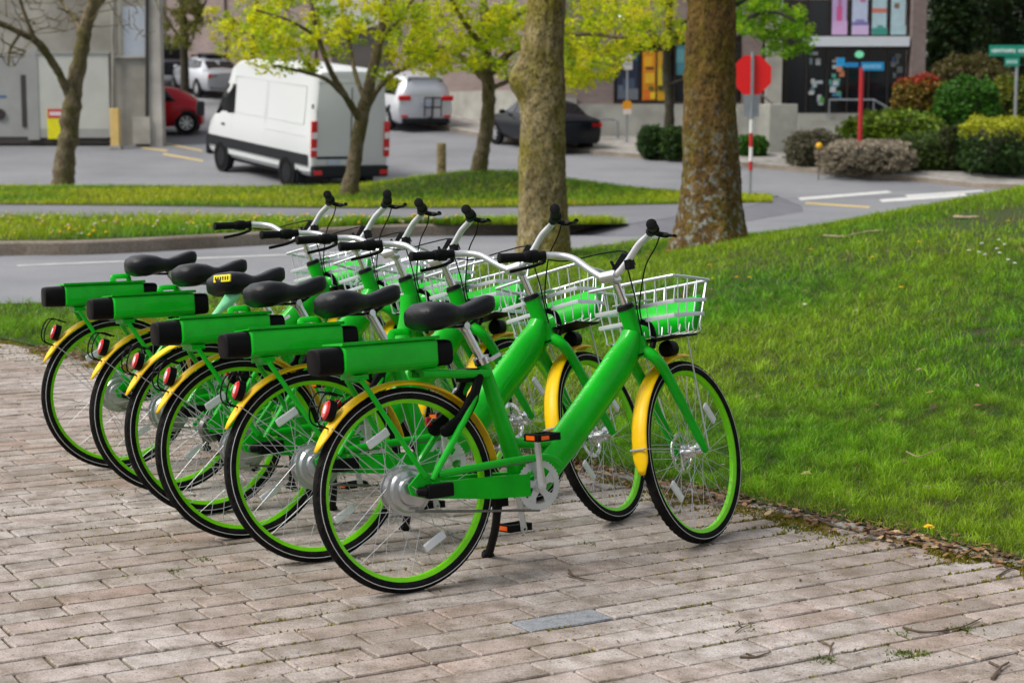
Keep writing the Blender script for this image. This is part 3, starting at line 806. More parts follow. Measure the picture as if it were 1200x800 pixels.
    cn.tube([(0, yo, .34+hubr), (bb.x, yo, bb.z+.086)], (.0045, .003), 6); cn.tube([(.0, yo, .34-hubr-.06 if not motor else .34-hubr-.03), (.10, yo, .262), (bb.x, yo, bb.z-.086)], (.0045, .003), 6)
    P(cn, 'chain', M['chain'])
    # ---- kickstand
    ks = MB(); ks.tube(spl([(.372, .03, .262), (.385, .05, .225), (.43, .14, .14), (.468, .245, .045), (.475, .268, .0285)], 4), [.018]*5+[.015]*8+[.014, .016, .021, .025], 10)
    ks.box((.37, .02, .262), (.05, .06, .04))
    k_o = P(ks, 'kickstand', M['black'])
    # ================= steered parts
    fk = MB(); top = (hax(.74), 0, .735)
    fk.tube([(hax(.715), 0, .715), (hax(.745), 0, .745)], .033, 16)
    for s in (-1, 1):
        fk.tube(spl([(hax(.735), s*.012, .732), (1.012, s*.047, .700), (1.06, s*.055, .642), (1.15, s*.058, .50), (1.235, s*.060, .362), (WB, s*.060, .337)], 4), [.022]*4+[.021]*4+[.019]*4+[.016]*4+[.013]*3+[.012]*2, 12)
    P(fk, 'fork', G, st=True)
    for za, zb_, ra, rb_ in ((.886, .900, .033, .027), (.722, .728, .0345, .0345)):
        hs_ = MB(); hs_.tube([(hax(za), 0, za), (hax(zb_), 0, zb_)], [ra, rb_], 16); P(hs_, 'headset', M['black'], st=True)
    sm = MB(); sm.tube([(hax(.895), 0, .895), (hax(1.0)-.005, 0, 1.0)], .0145, 14); P(sm, 'stem', M['chrome'], st=True)
    sc_ = MB(); sc_.tube([(.912, 0, .988), (.872, 0, 1.005)], [.021, .022], 14); sc_.tube([(.87, -.03, 1.003), (.87, .03, 1.003)], .021, 14); sc_.tube([(hax(.985), 0, .985), (hax(1.01), 0, 1.01)], .02, 12)
    P(sc_, 'stem_clamp', M['alu'], st=True, smooth=45)
    hbp = [(.87, 0, 1.002), (.872, .035, 1.008), (.874, .085, 1.045), (.872, .14, 1.092), (.858, .195, 1.114), (.815, .24, 1.121), (.76, .275, 1.124)]
    full = [(x, -y, z) for x, y, z in hbp[::-1]]+hbp[1:]
    hb = MB(); hb.tube(spl(full, 5), .0125, 14); hbo = P(hb, 'handlebar', M['silver'], st=True)
    for s in (-1, 1):
        g = MB(); a_, b_ = Vector((.795, s*.255, 1.122)), Vector((.672, s*.324, 1.127)); d = (b_-a_)
        gp = [a_+d*t_ for t_ in (0, .02, .26, .30, .32, .36, .9, .97, 1.0, 1.015)]
        g.tube(gp, [.018, .021, .021, .020, .0165, .0165, .0175, .019, .0185, .013], 16); go = P(g, 'grip', M['grip'], hbo)
        br = MB(); p0 = Vector((.818, s*.238, 1.121))
        br.tube([p0+Vector((.004, -s*.012, .0)), p0+Vector((-.022, s*.012, .0))], .0175, 12)
        br.tube(spl([p0+Vector((.008, s*.006, -.008)), p0+Vector((.034, s*.018, -.016)), p0+Vector((.028, s*.058, -.026)), p0+Vector((-.020, s*.094, -.034)), p0+Vector((-.052, s*.114, -.038))], 5), [(.010, .007)]*8+[(.0055, .0085)]*13, 8)
        P(br, 'brake_lever', M['black'], hbo)
    be = MB(); be.tube([(.80, .25, 1.121), (.775, .265, 1.1225)], .024, 16); P(be, 'bell_ring', M['black'], hbo)
    ct = MB(); ct.box((.884, -.050, 1.045), (.034, .075, .020), Matrix.Rotation(-.75, 3, 'X')); ct.tube([(.874, -.085, 1.047), (.89, -.10, 1.085)], .008, 8); ct.tube([(.87, -.03, 1.02), (.865, -.02, 1.055)], .006, 8); ct.box((.872, -.09, 1.03), (.03, .025, .035))
    P(ct, 'cable_clamp', M['black'], hbo, bevel=.004)
    cb = MB()
    cb.tube(spl([(.855, .24, 1.106), (.925, .20, 1.095), (.965, .10, 1.10), (.97, 0, 1.095), (.935, -.06, 1.07), (.91, -.09, 1.03)], 5), .0026, 6)
    cb.tube(spl([(.850, -.245, 1.108), (.900, -.19, 1.075), (.915, -.13, 1.02), (.94, -.08, .94), (.96, -.05, .88), (.985, -.035, .82)], 5), .0026, 6)
    cb.tube(spl([(.885, -.07, 1.03), (.93, -.055, .93), (.95, -.045, .86), (.965, -.04, .78)], 5), .0026, 6)
    P(cb, 'cable', M['black'], hbo)
    # ---- basket
    xb, xf, yt, zt_ = 1.0, 1.285, .178, .975; xb2, xf2, yb, zb = 1.0, 1.215, .150, .770
    zft = .957
    rimp = spl([(xb, yt-.03, zt_), (xb, -yt+.03, zt_), (xb+.04, -yt, zt_-.002), (xf-.05, -yt, zft), (xf, -yt+.05, zft), (xf, yt-.05, zft), (xf-.05, yt, zft), (xb+.04, yt, zt_-.002)], 6, True)
    bk = MB(); bk.tube(rimp, .0058, 8, closed=True)
    bo = P(bk, 'basket', M['wire'], st=True)
    wires = []
    def seg(q, y):  # section points from back rim over the floor to the front rim
        f_ = y/yt
        return [(xb, f_*yt, zt_), (xb2-.0, f_*yb*1.05, zb+.035), (xb2+.02, f_*yb, zb), (xf2-.03, f_*yb, zb), (xf2, f_*yb*1.03, zb+.03), (xf, f_*yt, zft)]
    for y in (-.15, -.105, -.06, -.015, .03, .075, .12, .155):
        q = seg(0, y); wires.append(q)
    for t_ in (.14, .38, .62, .86):
        xt, xo = xb+(xf-xb)*t_, xb2+(xf2-xb2)*t_; zz = zt_+(zft-zt_)*t_
        wires.append([(xt, -yt, zz), (xo, -yb-.006, zb+.035), (xo, -yb+.02, zb), (xo, yb-.02, zb), (xo, yb+.006, zb+.035), (xt, yt, zz)])
    for q in wires:
        mb = MB(); mb.tube(spl(q, 4), .0022, 6); P(mb, 'wire', M['wire'], bo)
    for zz in (.835, .885):
        q = (zz-zb)/(zt_-zb); X1 = xf2+(xf-xf2)*q+.002; Y1 = yb+(yt-yb)*q+.003; X0 = xb-.003
        bd = MB(); bd.tube(spl([(X0, Y1-.03, zz), (X0, -Y1+.03, zz), (X0+.035, -Y1, zz), (X1-.04, -Y1, zz), (X1, -Y1+.045, zz), (X1, Y1-.045, zz), (X1-.04, Y1, zz), (X0+.035, Y1, zz)], 5, True), (.0085, .0016), 6, closed=True, ph=.5); P(bd, 'band', M['wire'], bo)
    pn = MB(); q0, q1 = (.782-zb)/(zt_-zb), (.905-zb)/(zt_-zb)
    V = []
    for qq, zz in ((q0, .782), (q1, .905)):
        X1 = xf2+(xf-xf2)*qq-.009; Y1 = yb+(yt-yb)*qq-.012
        V.append([(X1-.06, -Y1, zz), (X1-.02, -Y1+.003, zz), (X1, -Y1+.04, zz), (X1, Y1-.04, zz), (X1-.02, Y1-.003, zz), (X1-.06, Y1, zz)])
    pn.loft(V, closed=False, cap=False); P(pn, 'panel', G, bo, solid=.003)
    fl = MB(); fl.box(((xb2+xf2)/2, 0, zb-.006), (.19, .26, .006)); P(fl, 'floor_plate', M['black'], bo, bevel=.002)
    # basket stays to the axle, and bracket to the headtube
    bs = MB()
    for s in (-1, 1): bs.tube([(xf2-.04, s*.10, zb), (WB+.004, s*.072, .345)], .0032, 6)
    bs.bar((xb+.0, 0, .83), (hax(.83)+.02, 0, .83), .05, .008); bs.bar((xb, -.07, .905), (xb, .07, .905), .06, .004)
    P(bs, 'basket_stay', M['wire'], bo)
    hk = MB(); hk.tube(spl([(.985, -.035, .83), (1.02, -.045, .815), (1.035, -.045, .77), (1.02, -.04, .735)], 5), .011, 8); P(hk, 'cable_boot', M['black'], bo)
    fl = MB(); fl.lathe([(0, -.03), (.02, -.03), (.031, -.022), (.033, .0), (.031, .022), (.02, .03), (0, .03)], (1.20, 0, .728), 'x', 16); fl.bar((1.18, 0, .745), (1.18, 0, .768), .02, .012); lo = P(fl, 'headlight', M['black'], st=True)
    ln = MB(); ln.lathe([(0, .0335), (.02, .0335), (.026, .029), (.026, .024)], (1.20, 0, .728), 'x', 16); P(ln, 'lens', M['refl'], lo)
    return root
def _cs(s):
    """boxy chain stay from the dropout to the bottom bracket"""
    y0, y1 = s*.054, s*.086
    prof0 = [(.055, .309), (.055, .362)]; prof1 = [(.42, .274), (.42, .350)]
    ya, yb_ = s*.030, s*.062
    V = [(.055, y0, .312), (.055, y1, .312), (.055, y1, .364), (.055, y0, .364), (.30, y0-.006*s, .282), (.30, y1-.008*s, .282), (.30, y1-.008*s, .356), (.30, y0-.006*s, .356), (.455, ya, .272), (.455, yb_, .272), (.455, yb_, .348), (.455, ya, .348)]
    F = [(0, 1, 2, 3), (8, 11, 10, 9)]
    for b in (0, 4):
        for i in range(4): j = (i+1) % 4; F.append((b+i, b+4+i, b+4+j, b+j))
    return V, F
POSES = [(-1.7605, 7.7829, 0.4660, 0.0502, 0.6494), (-1.4267, 7.2781, 0.5268, 0.1051, 0.6727), (-1.1900, 6.8600, 0.5672, 0.1309, 0.4712), (-0.9858, 6.4401, 0.5431, 0.1269, 0.4392), (-0.6729, 6.0887, 0.5304, 0.1515, 0.5375), (-0.3329, 5.6759, 0.5834, 0.1014, 0.3841)]   # (x, y, heading, lean, steer) of the six bikes, from the farthest to the nearest
BLAB = ['green electric bicycle at the far end of the row beside the grass strip',
        'green electric bicycle between the far-end one and the one without battery pack',
        'green bicycle without battery pack, yellow tag on its black saddle',
        'green electric bicycle directly beside the batteryless one, towards the open paving',
        'green electric bicycle second from the open paving, partly behind the unobstructed bicycle',
        'green electric bicycle at the open paving end, whole frame and chainring unobstructed']
protoE = make_bike(True); protoP = make_bike(False)
roots = []
for i, (x, y, ps, le, stt) in enumerate(POSES):
    r = protoE if i == 5 else (protoP if i == 2 else copy_tree(protoE))
    if i not in (2, 5):
        pass
    r.location = (x, y, 0); r.rotation_euler = (-le, 0, ps)
    tag(r, BLAB[i], 'bicycle', 'green rental bicycles parked in a row')
    roots.append((r, stt, le))
bpy.context.view_layer.update()
for r, stt, le in roots:
    for c in r.children:
        if c.get('steered'):
            c.matrix_local = steer_matrix(stt); c.data.name = c.data.name
        if c.name.startswith('kickstand'):
            # swing the stand on its pivot until the foot meets the paving
            pv = Vector((.372, .03, .262)); ft = Vector((.475, .268, .0285))
            best = min((abs((lambda q: q.z*math.cos(le)-q.y*math.sin(le)-.004)(pv+Matrix.Rotation(a, 3, 'X') @ (ft-pv))), a) for a in [i*.002-.2 for i in range(200)])[1]
            c.matrix_local = Matrix.Translation(pv) @ Matrix.Rotation(best, 4, 'X') @ Matrix.Translation(-pv)
for o in bpy.data.objects:
    if 'steered' in o: del o['steered']
# the tag and the torn pale strip under the saddle of the bicycle without battery
r3 = roots[2][0]
sd3 = [c for c in r3.children if c.name.startswith('saddle')][0]
tg3 = MB(); Mr = Matrix.Rotation(.5, 3, 'Z') @ Matrix.Rotation(.15, 3, 'Y'); tg3.box((.082, -.070, .928), (.008, .085, .03), Mr); tg3.build('saddle_tag', M['tagyellow'], sd3, bevel=.003, label='yellow tag with worn lettering')
ltr = MB()
for k in range(6): ltr.box(Vector((.082, -.070, .928))+Mr @ Vector((-.0048, -.03+.012*k, 0)), (.0012, .005, .014), Mr)
ltr.build('tag_lettering', M['black'], sd3, smooth=0)
pp = MB(); pp.loft([[(.10, -.06, .875), (.17, -.05, .870)], [(.06, -.075, .83), (.14, -.065, .835)], [(.02, -.085, .79), (.075, -.085, .80)], [(-.015, -.09, .762), (0, -.09, .765)]], closed=False, cap=False)
pp.build('pale_strip', M['paletag'], sd3, solid=.002, label='pale green strip hanging under the saddle')

# ------------------------------------------------------------------ roads, kerbs, island, pavements
IS = .14
def isl(x, y):   # soft hump of the island lawn
    cx, cy = -.5, 36.5
    return .40*np.exp(-((np.asarray(x)-cx)/2.3)**2-((np.asarray(y)-cy)/2.6)**2)
kb = [at(u, v, 0, zroad)[:2] for u, v in ((-330, 312), (-150, 304), (0, 298), (115, 296), (300, 286), (450, 277), (560, 274), (640, 272), (717, 270))]
kb = resamp(spl(kb, 8), 60)
def offset(P, d):
    T = np.gradient(P, axis=0); T /= np.linalg.norm(T, axis=1)[:, None]; Nn = np.stack([-T[:, 1], T[:, 0]], -1); return P+Nn*d
kin = offset(kb, .16)
pn_ = [at(u, v, IS, zroad)[:2] for u, v in ((-330, 262), (-150, 258), (0, 255), (150, 254), (300, 257), (450, 262), (540, 263.3), (640, 263), (735, 262))]
pn_ = resamp(spl(pn_, 8), 60)
pf_ = [at(u, v, IS, zroad)[:2] for u, v in ((-330, 240), (-150, 240), (0, 240), (150, 241), (300, 243), (450, 244), (600, 243), (700, 241), (800, 239), (905, 237))]
pf_ = resamp(spl(pf_, 8), 60)
mf_ = [at(u, v, IS, zroad)[:2] for u, v in ((-330, 218), (-150, 217.5), (0, 217.5), (150, 218), (300, 219), (400, 219.5), (520, 220.5), (620, 222), (700, 223), (800, 226), (905, 230))]
mf_ = resamp(spl(mf_, 8), 60)
# kerb: real step, stone by stone
kr = strip('kerb', kb, kin, M['kerb'], 1, -.005)
i = 0
while i < 58:
    mb = MB(); j = min(i+5, 59)
    A = [(*kb[q], 0) for q in range(i, j+1)]; B = [(*kin[q], 0) for q in range(i, j+1)]
    if i: 
        A[0] = tuple(np.array(A[0])*.992+np.array(A[1])*.008); B[0] = tuple(np.array(B[0])*.992+np.array(B[1])*.008)
    rings = []
    for a, b in zip(A, B):
        z = zt1(a[0], a[1]); a = np.array(a); b = np.array(b); c = a+(b-a)*.12
        rings.append([(a[0], a[1], z-.02), (a[0], a[1], z+IS-.02), (c[0], c[1], z+IS+.004), (b[0], b[1], z+IS+.004), (b[0], b[1], z-.02)])
    mb.loft(rings); mb.build('kerb_stone', M['kerb'], kr); i = j
strip('verge', kin, pn_, M['turf'], 8, IS-.005)
strip('path', pn_, pf_, M['path'], 6, IS-.008)
isz = lambda x, y: isl(x, y)
strip('island_lawn', pf_, mf_, M['turf'], 14, IS-.004, zf=isz)
fk_ = offset(mf_, .18)
fkerb = strip('far_kerb', mf_, fk_, M['concrete'], 1, IS+.004, zf=isz)
# closing skirt of the island on the far and right side
sk = MB(); ringA = [(p[0], p[1], zt1(*p)-.05) for p in fk_]; ringB = [(p[0], p[1], zt1(*p)+IS+.004+float(isl(*p))) for p in fk_]
sk.loft([ringA, ringB], closed=False, cap=False); sk.build('kerb_face', M['concrete'], fkerb)
nin = resamp(np.array([kb[-1], kin[-1], pn_[-1], (pn_[-1]+pf_[-1])/2, pf_[-1], mf_[-1], fk_[-1]]), 40)
nose = offset(nin, -.55); nose[0] = kb[-1]+np.array((.25, 0)); nose[-1] = fk_[-1]+np.array((.3, .1))
pe_ = MB(); pe_.loft([[(p[0], p[1], zt1(*p)-.017) for p in nose], [(p[0], p[1], zt1(*p)+IS-.012) for p in nin]], closed=False, cap=False); pe_.build('path_ramp', M['path'], kind='structure')
# grass of verge and island lawn
def between(A, B, n):
    i = RNG.integers(0, len(A)-1, n); t = RNG.uniform(0, 1, n)[:, None]; s = RNG.uniform(.02, .98, n)[:, None]
    a = A[i]*(1-t)+A[i+1]*t; b = B[i]*(1-t)+B[i+1]*t; p = a*(1-s)+b*s
    u = 600+FPX*p[:, 0]/p[:, 1]; return p[(u > -320) & (u < 1300)]
v1 = between(kin, pn_, 32000)
grassfield('verge_grass', v1, 2.3, 3.2, boost=(1.5, 1.2, 1.), dz=IS, label='tall weedy grass of the verge behind the kerb', category='grass')
v2 = between(pf_, mf_, 62000)
grassfield('island_grass', v2, 1.5, 4.2, boost=(1.7, 1.25, 1.), dz=IS, extra=isl, label='mown grass of the traffic island under the small trees', category='grass')
# dandelion heads and seed clocks of the verge, too many and too small to count
def puffs(name, pts, r0, r1, z0, z1, cols, label, category):
    n = len(pts); r = RNG.uniform(r0, r1, n); z = RNG.uniform(z0, z1, n)
    base = np.stack([pts[:, 0], pts[:, 1], zt(pts[:, 0], pts[:, 1])+z], -1)
    oct_ = np.array([(1, 0, 0), (0, 1, 0), (-1, 0, 0), (0, -1, 0), (0, 0, .8), (0, 0, -.8)])
    V = (base[:, None]+oct_[None]*r[:, None, None]).reshape(-1, 3); b = np.arange(n)[:, None]*6
    F = np.concatenate([b+np.array([f]) for f in ((0, 1, 4), (1, 2, 4), (2, 3, 4), (3, 0, 4), (1, 0, 5), (2, 1, 5), (3, 2, 5), (0, 3, 5))])
    C = np.array(cols)[RNG.integers(0, len(cols), n)]
    # stems
    V2, F2, C2 = blades(base-np.array((0, 0, 1.))*z[:, None], z, np.full(n, .006), np.zeros((n, 2)), np.tile((.10, .16, .03), (n, 1)))
    V = np.concatenate([V, V2]); F = np.concatenate([F, F2+n*6]); C = np.concatenate([np.repeat(C, 6, 0), C2])
    return npmesh(name, V, F, M['litter'], C, kind='stuff', label=label, category=category)
pd_ = between(kin, pn_, 420); u_ = 600+FPX*pd_[:, 0]/pd_[:, 1]; pd_ = pd_[u_ < 560]
puffs('verge_flowers', pd_, .014, .03, IS+.03, IS+.13, [(.75, .5, .01), (.8, .6, .02), (.6, .45, .25), (.62, .58, .45)], 'yellow dandelions and seed heads in the verge', 'flowers')
# road markings
def quad(name, pts, m, dz=.004, label=None):
    P = [at(u, v, 0, zroad) for u, v in pts]; mb = MB(); n = 4
    V = []
    for i in range(n+1):
        for (a, b) in ((P[0], P[1]), (P[3], P[2])):
            p = a+(b-a)*i/n; V.append((p[0], p[1], zt1(p[0], p[1])-.02+dz))
    F = [(2*i, 2*i+2, 2*i+3, 2*i+1) for i in range(n)]
    mb.add(V, F); o = mb.build(name, m, road, smooth=0); return o
for q in (((935, 231), (1040, 223), (1046, 225), (938, 234)), ((1030, 233), (1130, 226), (1134, 229), (1034, 236)), ((1060, 228), (1150, 222), (1154, 223.5), (1064, 230))): quad('crossing_bar', q, M['paint'])
quad('stop_line', ((945, 236), (1020, 241), (1018, 243), (943, 238)), M['paintyellow'])
for q in (((167, 172), (197, 175.5), (195, 177.2), (165, 173.5)), ((190, 166), (237, 175.5), (237, 177), (189, 167.5)), ((192, 179), (238, 187), (238, 189), (190, 180.7)), ((330, 199), (385, 207), (384, 209), (328, 201))): quad('lane_line', q, M['paintyellow'])
quad('lane_line', ((20, 309), (420, 293), (421, 294), (20, 310.2)), M['paint'])
M['pavement'] = groundmat('pavement_concrete', [(.24, .225, .205), (.30, .285, .265), (.33, .315, .295)], .8, .3, 4)
# far pavement with kerb, along the street in front of the buildings
fk2 = [np.array((26., 33.)), np.array((18., 37.8))]+[at(u, v, 0, zroad)[:2] for u, v in ((1200, 221.5), (1100, 214.5), (1000, 207), (900, 197.5), (800, 189), (690, 180), (600, 166), (520, 152), (440, 134), (330, 112))]
fk2 = resamp(spl(fk2, 6), 60)
wall_line = resamp(np.array([(30., 54.6), (14., 54.6), (3.0, 54.6), (-2.7, 62.5), (-12.7, 77.), (-20, 88.)]), 60)
fk2in = offset(fk2, -.16)
k2 = strip('far_pavement', fk2in, wall_line, M['pavement'], 10, .10)
kk = strip('pavement_kerb', fk2, fk2in, M['concrete'], 1, .104)
mb = MB(); mb.loft([[(p[0], p[1], zt1(*p)-.05) for p in fk2], [(p[0], p[1], zt1(*p)+.104) for p in fk2]], closed=False, cap=False); mb.build('kerb_face', M['kerb'], kk)
# countable flowers on the lawn
M['petal'] = mat('dandelion_petals', (.85, .55, .005), .7, var=.2, vscale=200); M['daisy'] = mat('white_petals', (.85, .84, .8), .6); M['stalk'] = mat('flower_stalk', (.12, .22, .03), .6)
def flower(u, v, m, r, name, label, group):
    p = at(u, v); h = .05+random.uniform(0, .02); e = empty(name, p); tag(e, label, 'flower', group)
    mb = MB(); mb.tube(spl([(0, 0, -.01), (.004, 0, h*.6), (.002, .003, h)], 3), .0018, 5); mb.build('stalk', M['stalk'], e)
    mb = MB(); n = 12
    for lay, (rr, zz) in enumerate(((r, 0), (r*.65, .006))):
        for k in range(n):
            a = 2*math.pi*(k+.5*lay)/n; c, s = math.cos(a), math.sin(a); q = .28
            mb.add([(0, 0, h+zz), (rr*.8*math.cos(a-q), rr*.8*math.sin(a-q), h+zz+.004), (rr*c, rr*s, h+zz+.002), (rr*.8*math.cos(a+q), rr*.8*math.sin(a+q), h+zz+.004)], [(0, 1, 2, 3)])
    mb.build('bloom', m, e, smooth=0)
for u, v in ((1088, 637), (1022, 312), (1056, 346), (831, 318), (863, 334), (878, 333), (835, 334), (1106, 226), (1125, 229), (1077, 292), (855, 296), (1181, 268), (760, 302), (783, 300), (708, 292), (950, 300)):
    flower(u, v, M['petal'], .022, 'dandelion', 'yellow dandelion blooming in the lawn of the mound', 'dandelions on the mound')
for u, v in ((1135, 302), (1150, 296), (1147, 305), (1154, 307), (1168, 300), (1177, 297), (1171, 308), (1181, 316), (1189, 319), (943, 366), (1170, 290)):
    flower(u, v, M['daisy'], .018, 'daisy', 'small white daisy in the lawn of the mound', 'daisies on the mound')
# twigs
M['twig'] = mat('twig_bark', (.13, .09, .06), .85, var=.4, vscale=60); M['palewood'] = mat('weathered_wood', (.36, .27, .18), .85, var=.4, vscale=30)
def twig(pts, r, label, m='twig', dz=.006, side=True):
    P = [at(u, v, dz) for u, v in pts]; o = np.array(P[0]); mb = MB(); q = spl([p-o for p in P], 4); n = len(q)
    mb.tube(q, [r*.62*(1.1-.6*i/n)*random.uniform(.8, 1.2) for i in range(n)], 6)
    if side:
        k = q[n//2]; mb.tube([k, k+np.array((random.uniform(-.03, .03), random.uniform(-.03, .03), .01))], r*.6, 5)
    e = mb.build('twig', M[m], label=label, cat='twig'); e.location = o
for pts, r, lab in ((((867, 771), (885, 770), (903, 768)), .006, 'short straight brown twig lying on the bricks'),
    (((985, 766), (1000, 767), (1020, 762)), .004, 'thin dark twig on the bricks beside the curled one'),
    (((1058, 738), (1085, 742), (1125, 737), (1150, 726)), .006, 'long grey twig lying across the brick joints'),
    (((1168, 678), (1182, 669), (1200, 665)), .007, 'brown twig leaning on the mossy edging'),
    (((862, 745), (870, 735), (886, 732)), .0035, 'small hooked twig on the bricks'),
    (((963, 756), (973, 763), (971, 773)), .006, 'curled pale twig on the bricks'),
    (((248, 753), (258, 758), (279, 757)), .004, 'tiny forked twig on the reddish bricks'),
    (((666, 668), (675, 678), (697, 681)), .006, 'knotted grey twig below the pedals'),
    (((1163, 795), (1172, 785), (1182, 778)), .008, 'thick rough twig at the corner of the paving'),
    (((1020, 622), (1045, 618), (1068, 626)), .005, 'dry stalk over the edging among the leaves'),
    (((990, 612), (1010, 606), (1030, 604)), .005, 'bent brown stem among the leaf litter')):
    twig(pts, r, lab)
twig(((965, 276), (990, 277), (1012, 272), (1036, 270)), .014, 'long fallen stick lying in the lawn', 'palewood', .04)
twig(((1118, 254), (1134, 255), (1148, 254)), .022, 'short thick piece of wood on bare soil', 'palewood', .04, False)
twig(((1062, 531), (1077, 537), (1095, 529), (1106, 526)), .004, 'thin pale stem lying in the long grass', 'palewood', .06)

# ------------------------------------------------------------------ trees and shrubs
def barkmat(name, base, plate, moss, lichen, lich_amt, scale=6):
    m = bpy.data.materials.new(name); m.use_nodes = True; nt = m.node_tree; N = nt.nodes; L = nt.links
    p = N['Principled BSDF']; p.inputs['Roughness'].default_value = .9; p.inputs['Specular IOR Level'].default_value = .2
    tc = N.new('ShaderNodeTexCoord'); mp = N.new('ShaderNodeMapping'); mp.inputs['Scale'].default_value = (1, 1, .62); L.new(tc.outputs['Object'], mp.inputs[0])
    def nz(s, d, v=None, r=.6):
        n = N.new('ShaderNodeTexNoise'); n.inputs['Scale'].default_value = s; n.inputs['Detail'].default_value = d; n.inputs['Roughness'].default_value = r; L.new(v or mp.outputs[0], n.inputs['Vector']); return n.outputs[0]
    def mr(s, a, b, c=0., d=1.):
        r = N.new('ShaderNodeMapRange'); r.inputs[1].default_value = a; r.inputs[2].default_value = b; r.inputs[3].default_value = c; r.inputs[4].default_value = d; L.new(s, r.inputs[0]); return r.outputs[0]
    def mix(f, a, b):
        x = N.new('ShaderNodeMix'); x.data_type = 'RGBA'; L.new(f, x.inputs[0])
        for s, k in ((a, 6), (b, 7)):
            if isinstance(s, tuple): x.inputs[k].default_value = (*s, 1)
            else: L.new(s, x.inputs[k])
        return x.outputs[2]
    c = mix(mr(nz(scale, 8), .38, .62), base, plate)
    c = mix(mr(nz(scale*.45, 6), .45, .6, 0, .85), c, moss)
    vo = N.new('ShaderNodeTexVoronoi'); vo.inputs['Scale'].default_value = scale*1.6; L.new(tc.outputs['Object'], vo.inputs['Vector'])
    fine = nz(scale*6, 5)
    c = mix(mr(fine, .34, .52, .9, 0), c, (.022, .017, .010))
    li = N.new('ShaderNodeMath'); li.operation = 'MULTIPLY'; L.new(mr(nz(scale*1.9, 8, tc.outputs['Object'], .7), .52, .60), li.inputs[0])
    sep = N.new('ShaderNodeSeparateXYZ'); L.new(tc.outputs['Object'], sep.inputs[0]); L.new(mr(sep.outputs[2], 1.9, .3, 0, lich_amt), li.inputs[1])
    c = mix(li.outputs[0], c, lichen)
    L.new(c, p.inputs['Base Color'])
    bp = N.new('ShaderNodeBump'); bp.inputs['Strength'].default_value = 1.; bp.inputs['Distance'].default_value = .07; L.new(nz(scale*2.2, 8), bp.inputs['Height']); L.new(bp.outputs[0], p.inputs['Normal'])
    return m
M['bark1'] = barkmat('olive_bark', (.14, .105, .04), (.36, .295, .15), (.20, .17, .02), (.34, .31, .22), .5, 6)
M['bark2'] = barkmat('brown_lichen_bark', (.085, .048, .014), (.19, .11, .03), (.14, .105, .012), (.25, .27, .24), 1., 6)
M['bark3'] = barkmat('grey_bark', (.13, .10, .06), (.25, .20, .13), (.12, .11, .03), (.2, .2, .17), .2, 7)
M['barkdark'] = barkmat('dark_bark', (.045, .04, .034), (.08, .07, .06), (.05, .05, .02), (.2, .2, .17), .0, 7)
M['leaf'] = leafmat('leaves', .15, 2, .5, .55)
M['leafdark'] = leafmat('shrub_leaves', .25, 4, .55, .2)
def leafquads(C, R, per, size, cols, flat=1., rg=None):
    """clusters at C (n,3) radius R: per leaf faces each"""
    rg = rg or RNG; n = len(C); k = n*per
    d = rg.normal(0, 1, (k, 3)); d /= np.linalg.norm(d, axis=1)[:, None]
    r = np.repeat(R, per)*rg.uniform(.2, 1, k)**.6; P = np.repeat(C, per, 0)+d*r[:, None]*np.array((1, 1, flat))
    a = rg.normal(0, 1, (k, 3)); a[:, 2] *= .6; a /= np.linalg.norm(a, axis=1)[:, None]
    b = np.cross(a, rg.normal(0, 1, (k, 3))); b /= np.linalg.norm(b, axis=1)[:, None]
    s = rg.uniform(.6, 1.3, k)*size
    V = np.stack([P-a*s[:, None], P+b*(s*.5)[:, None], P+a*s[:, None], P-b*(s*.5)[:, None]], 1).reshape(-1, 3)
    F = np.arange(k*4).reshape(-1, 4)
    cc = np.array(cols)[rg.integers(0, len(cols), n)]; cc = np.repeat(cc, per, 0)*rg.uniform(.7, 1.3, (k, 1))
    return V, F, np.repeat(cc, 4, 0)
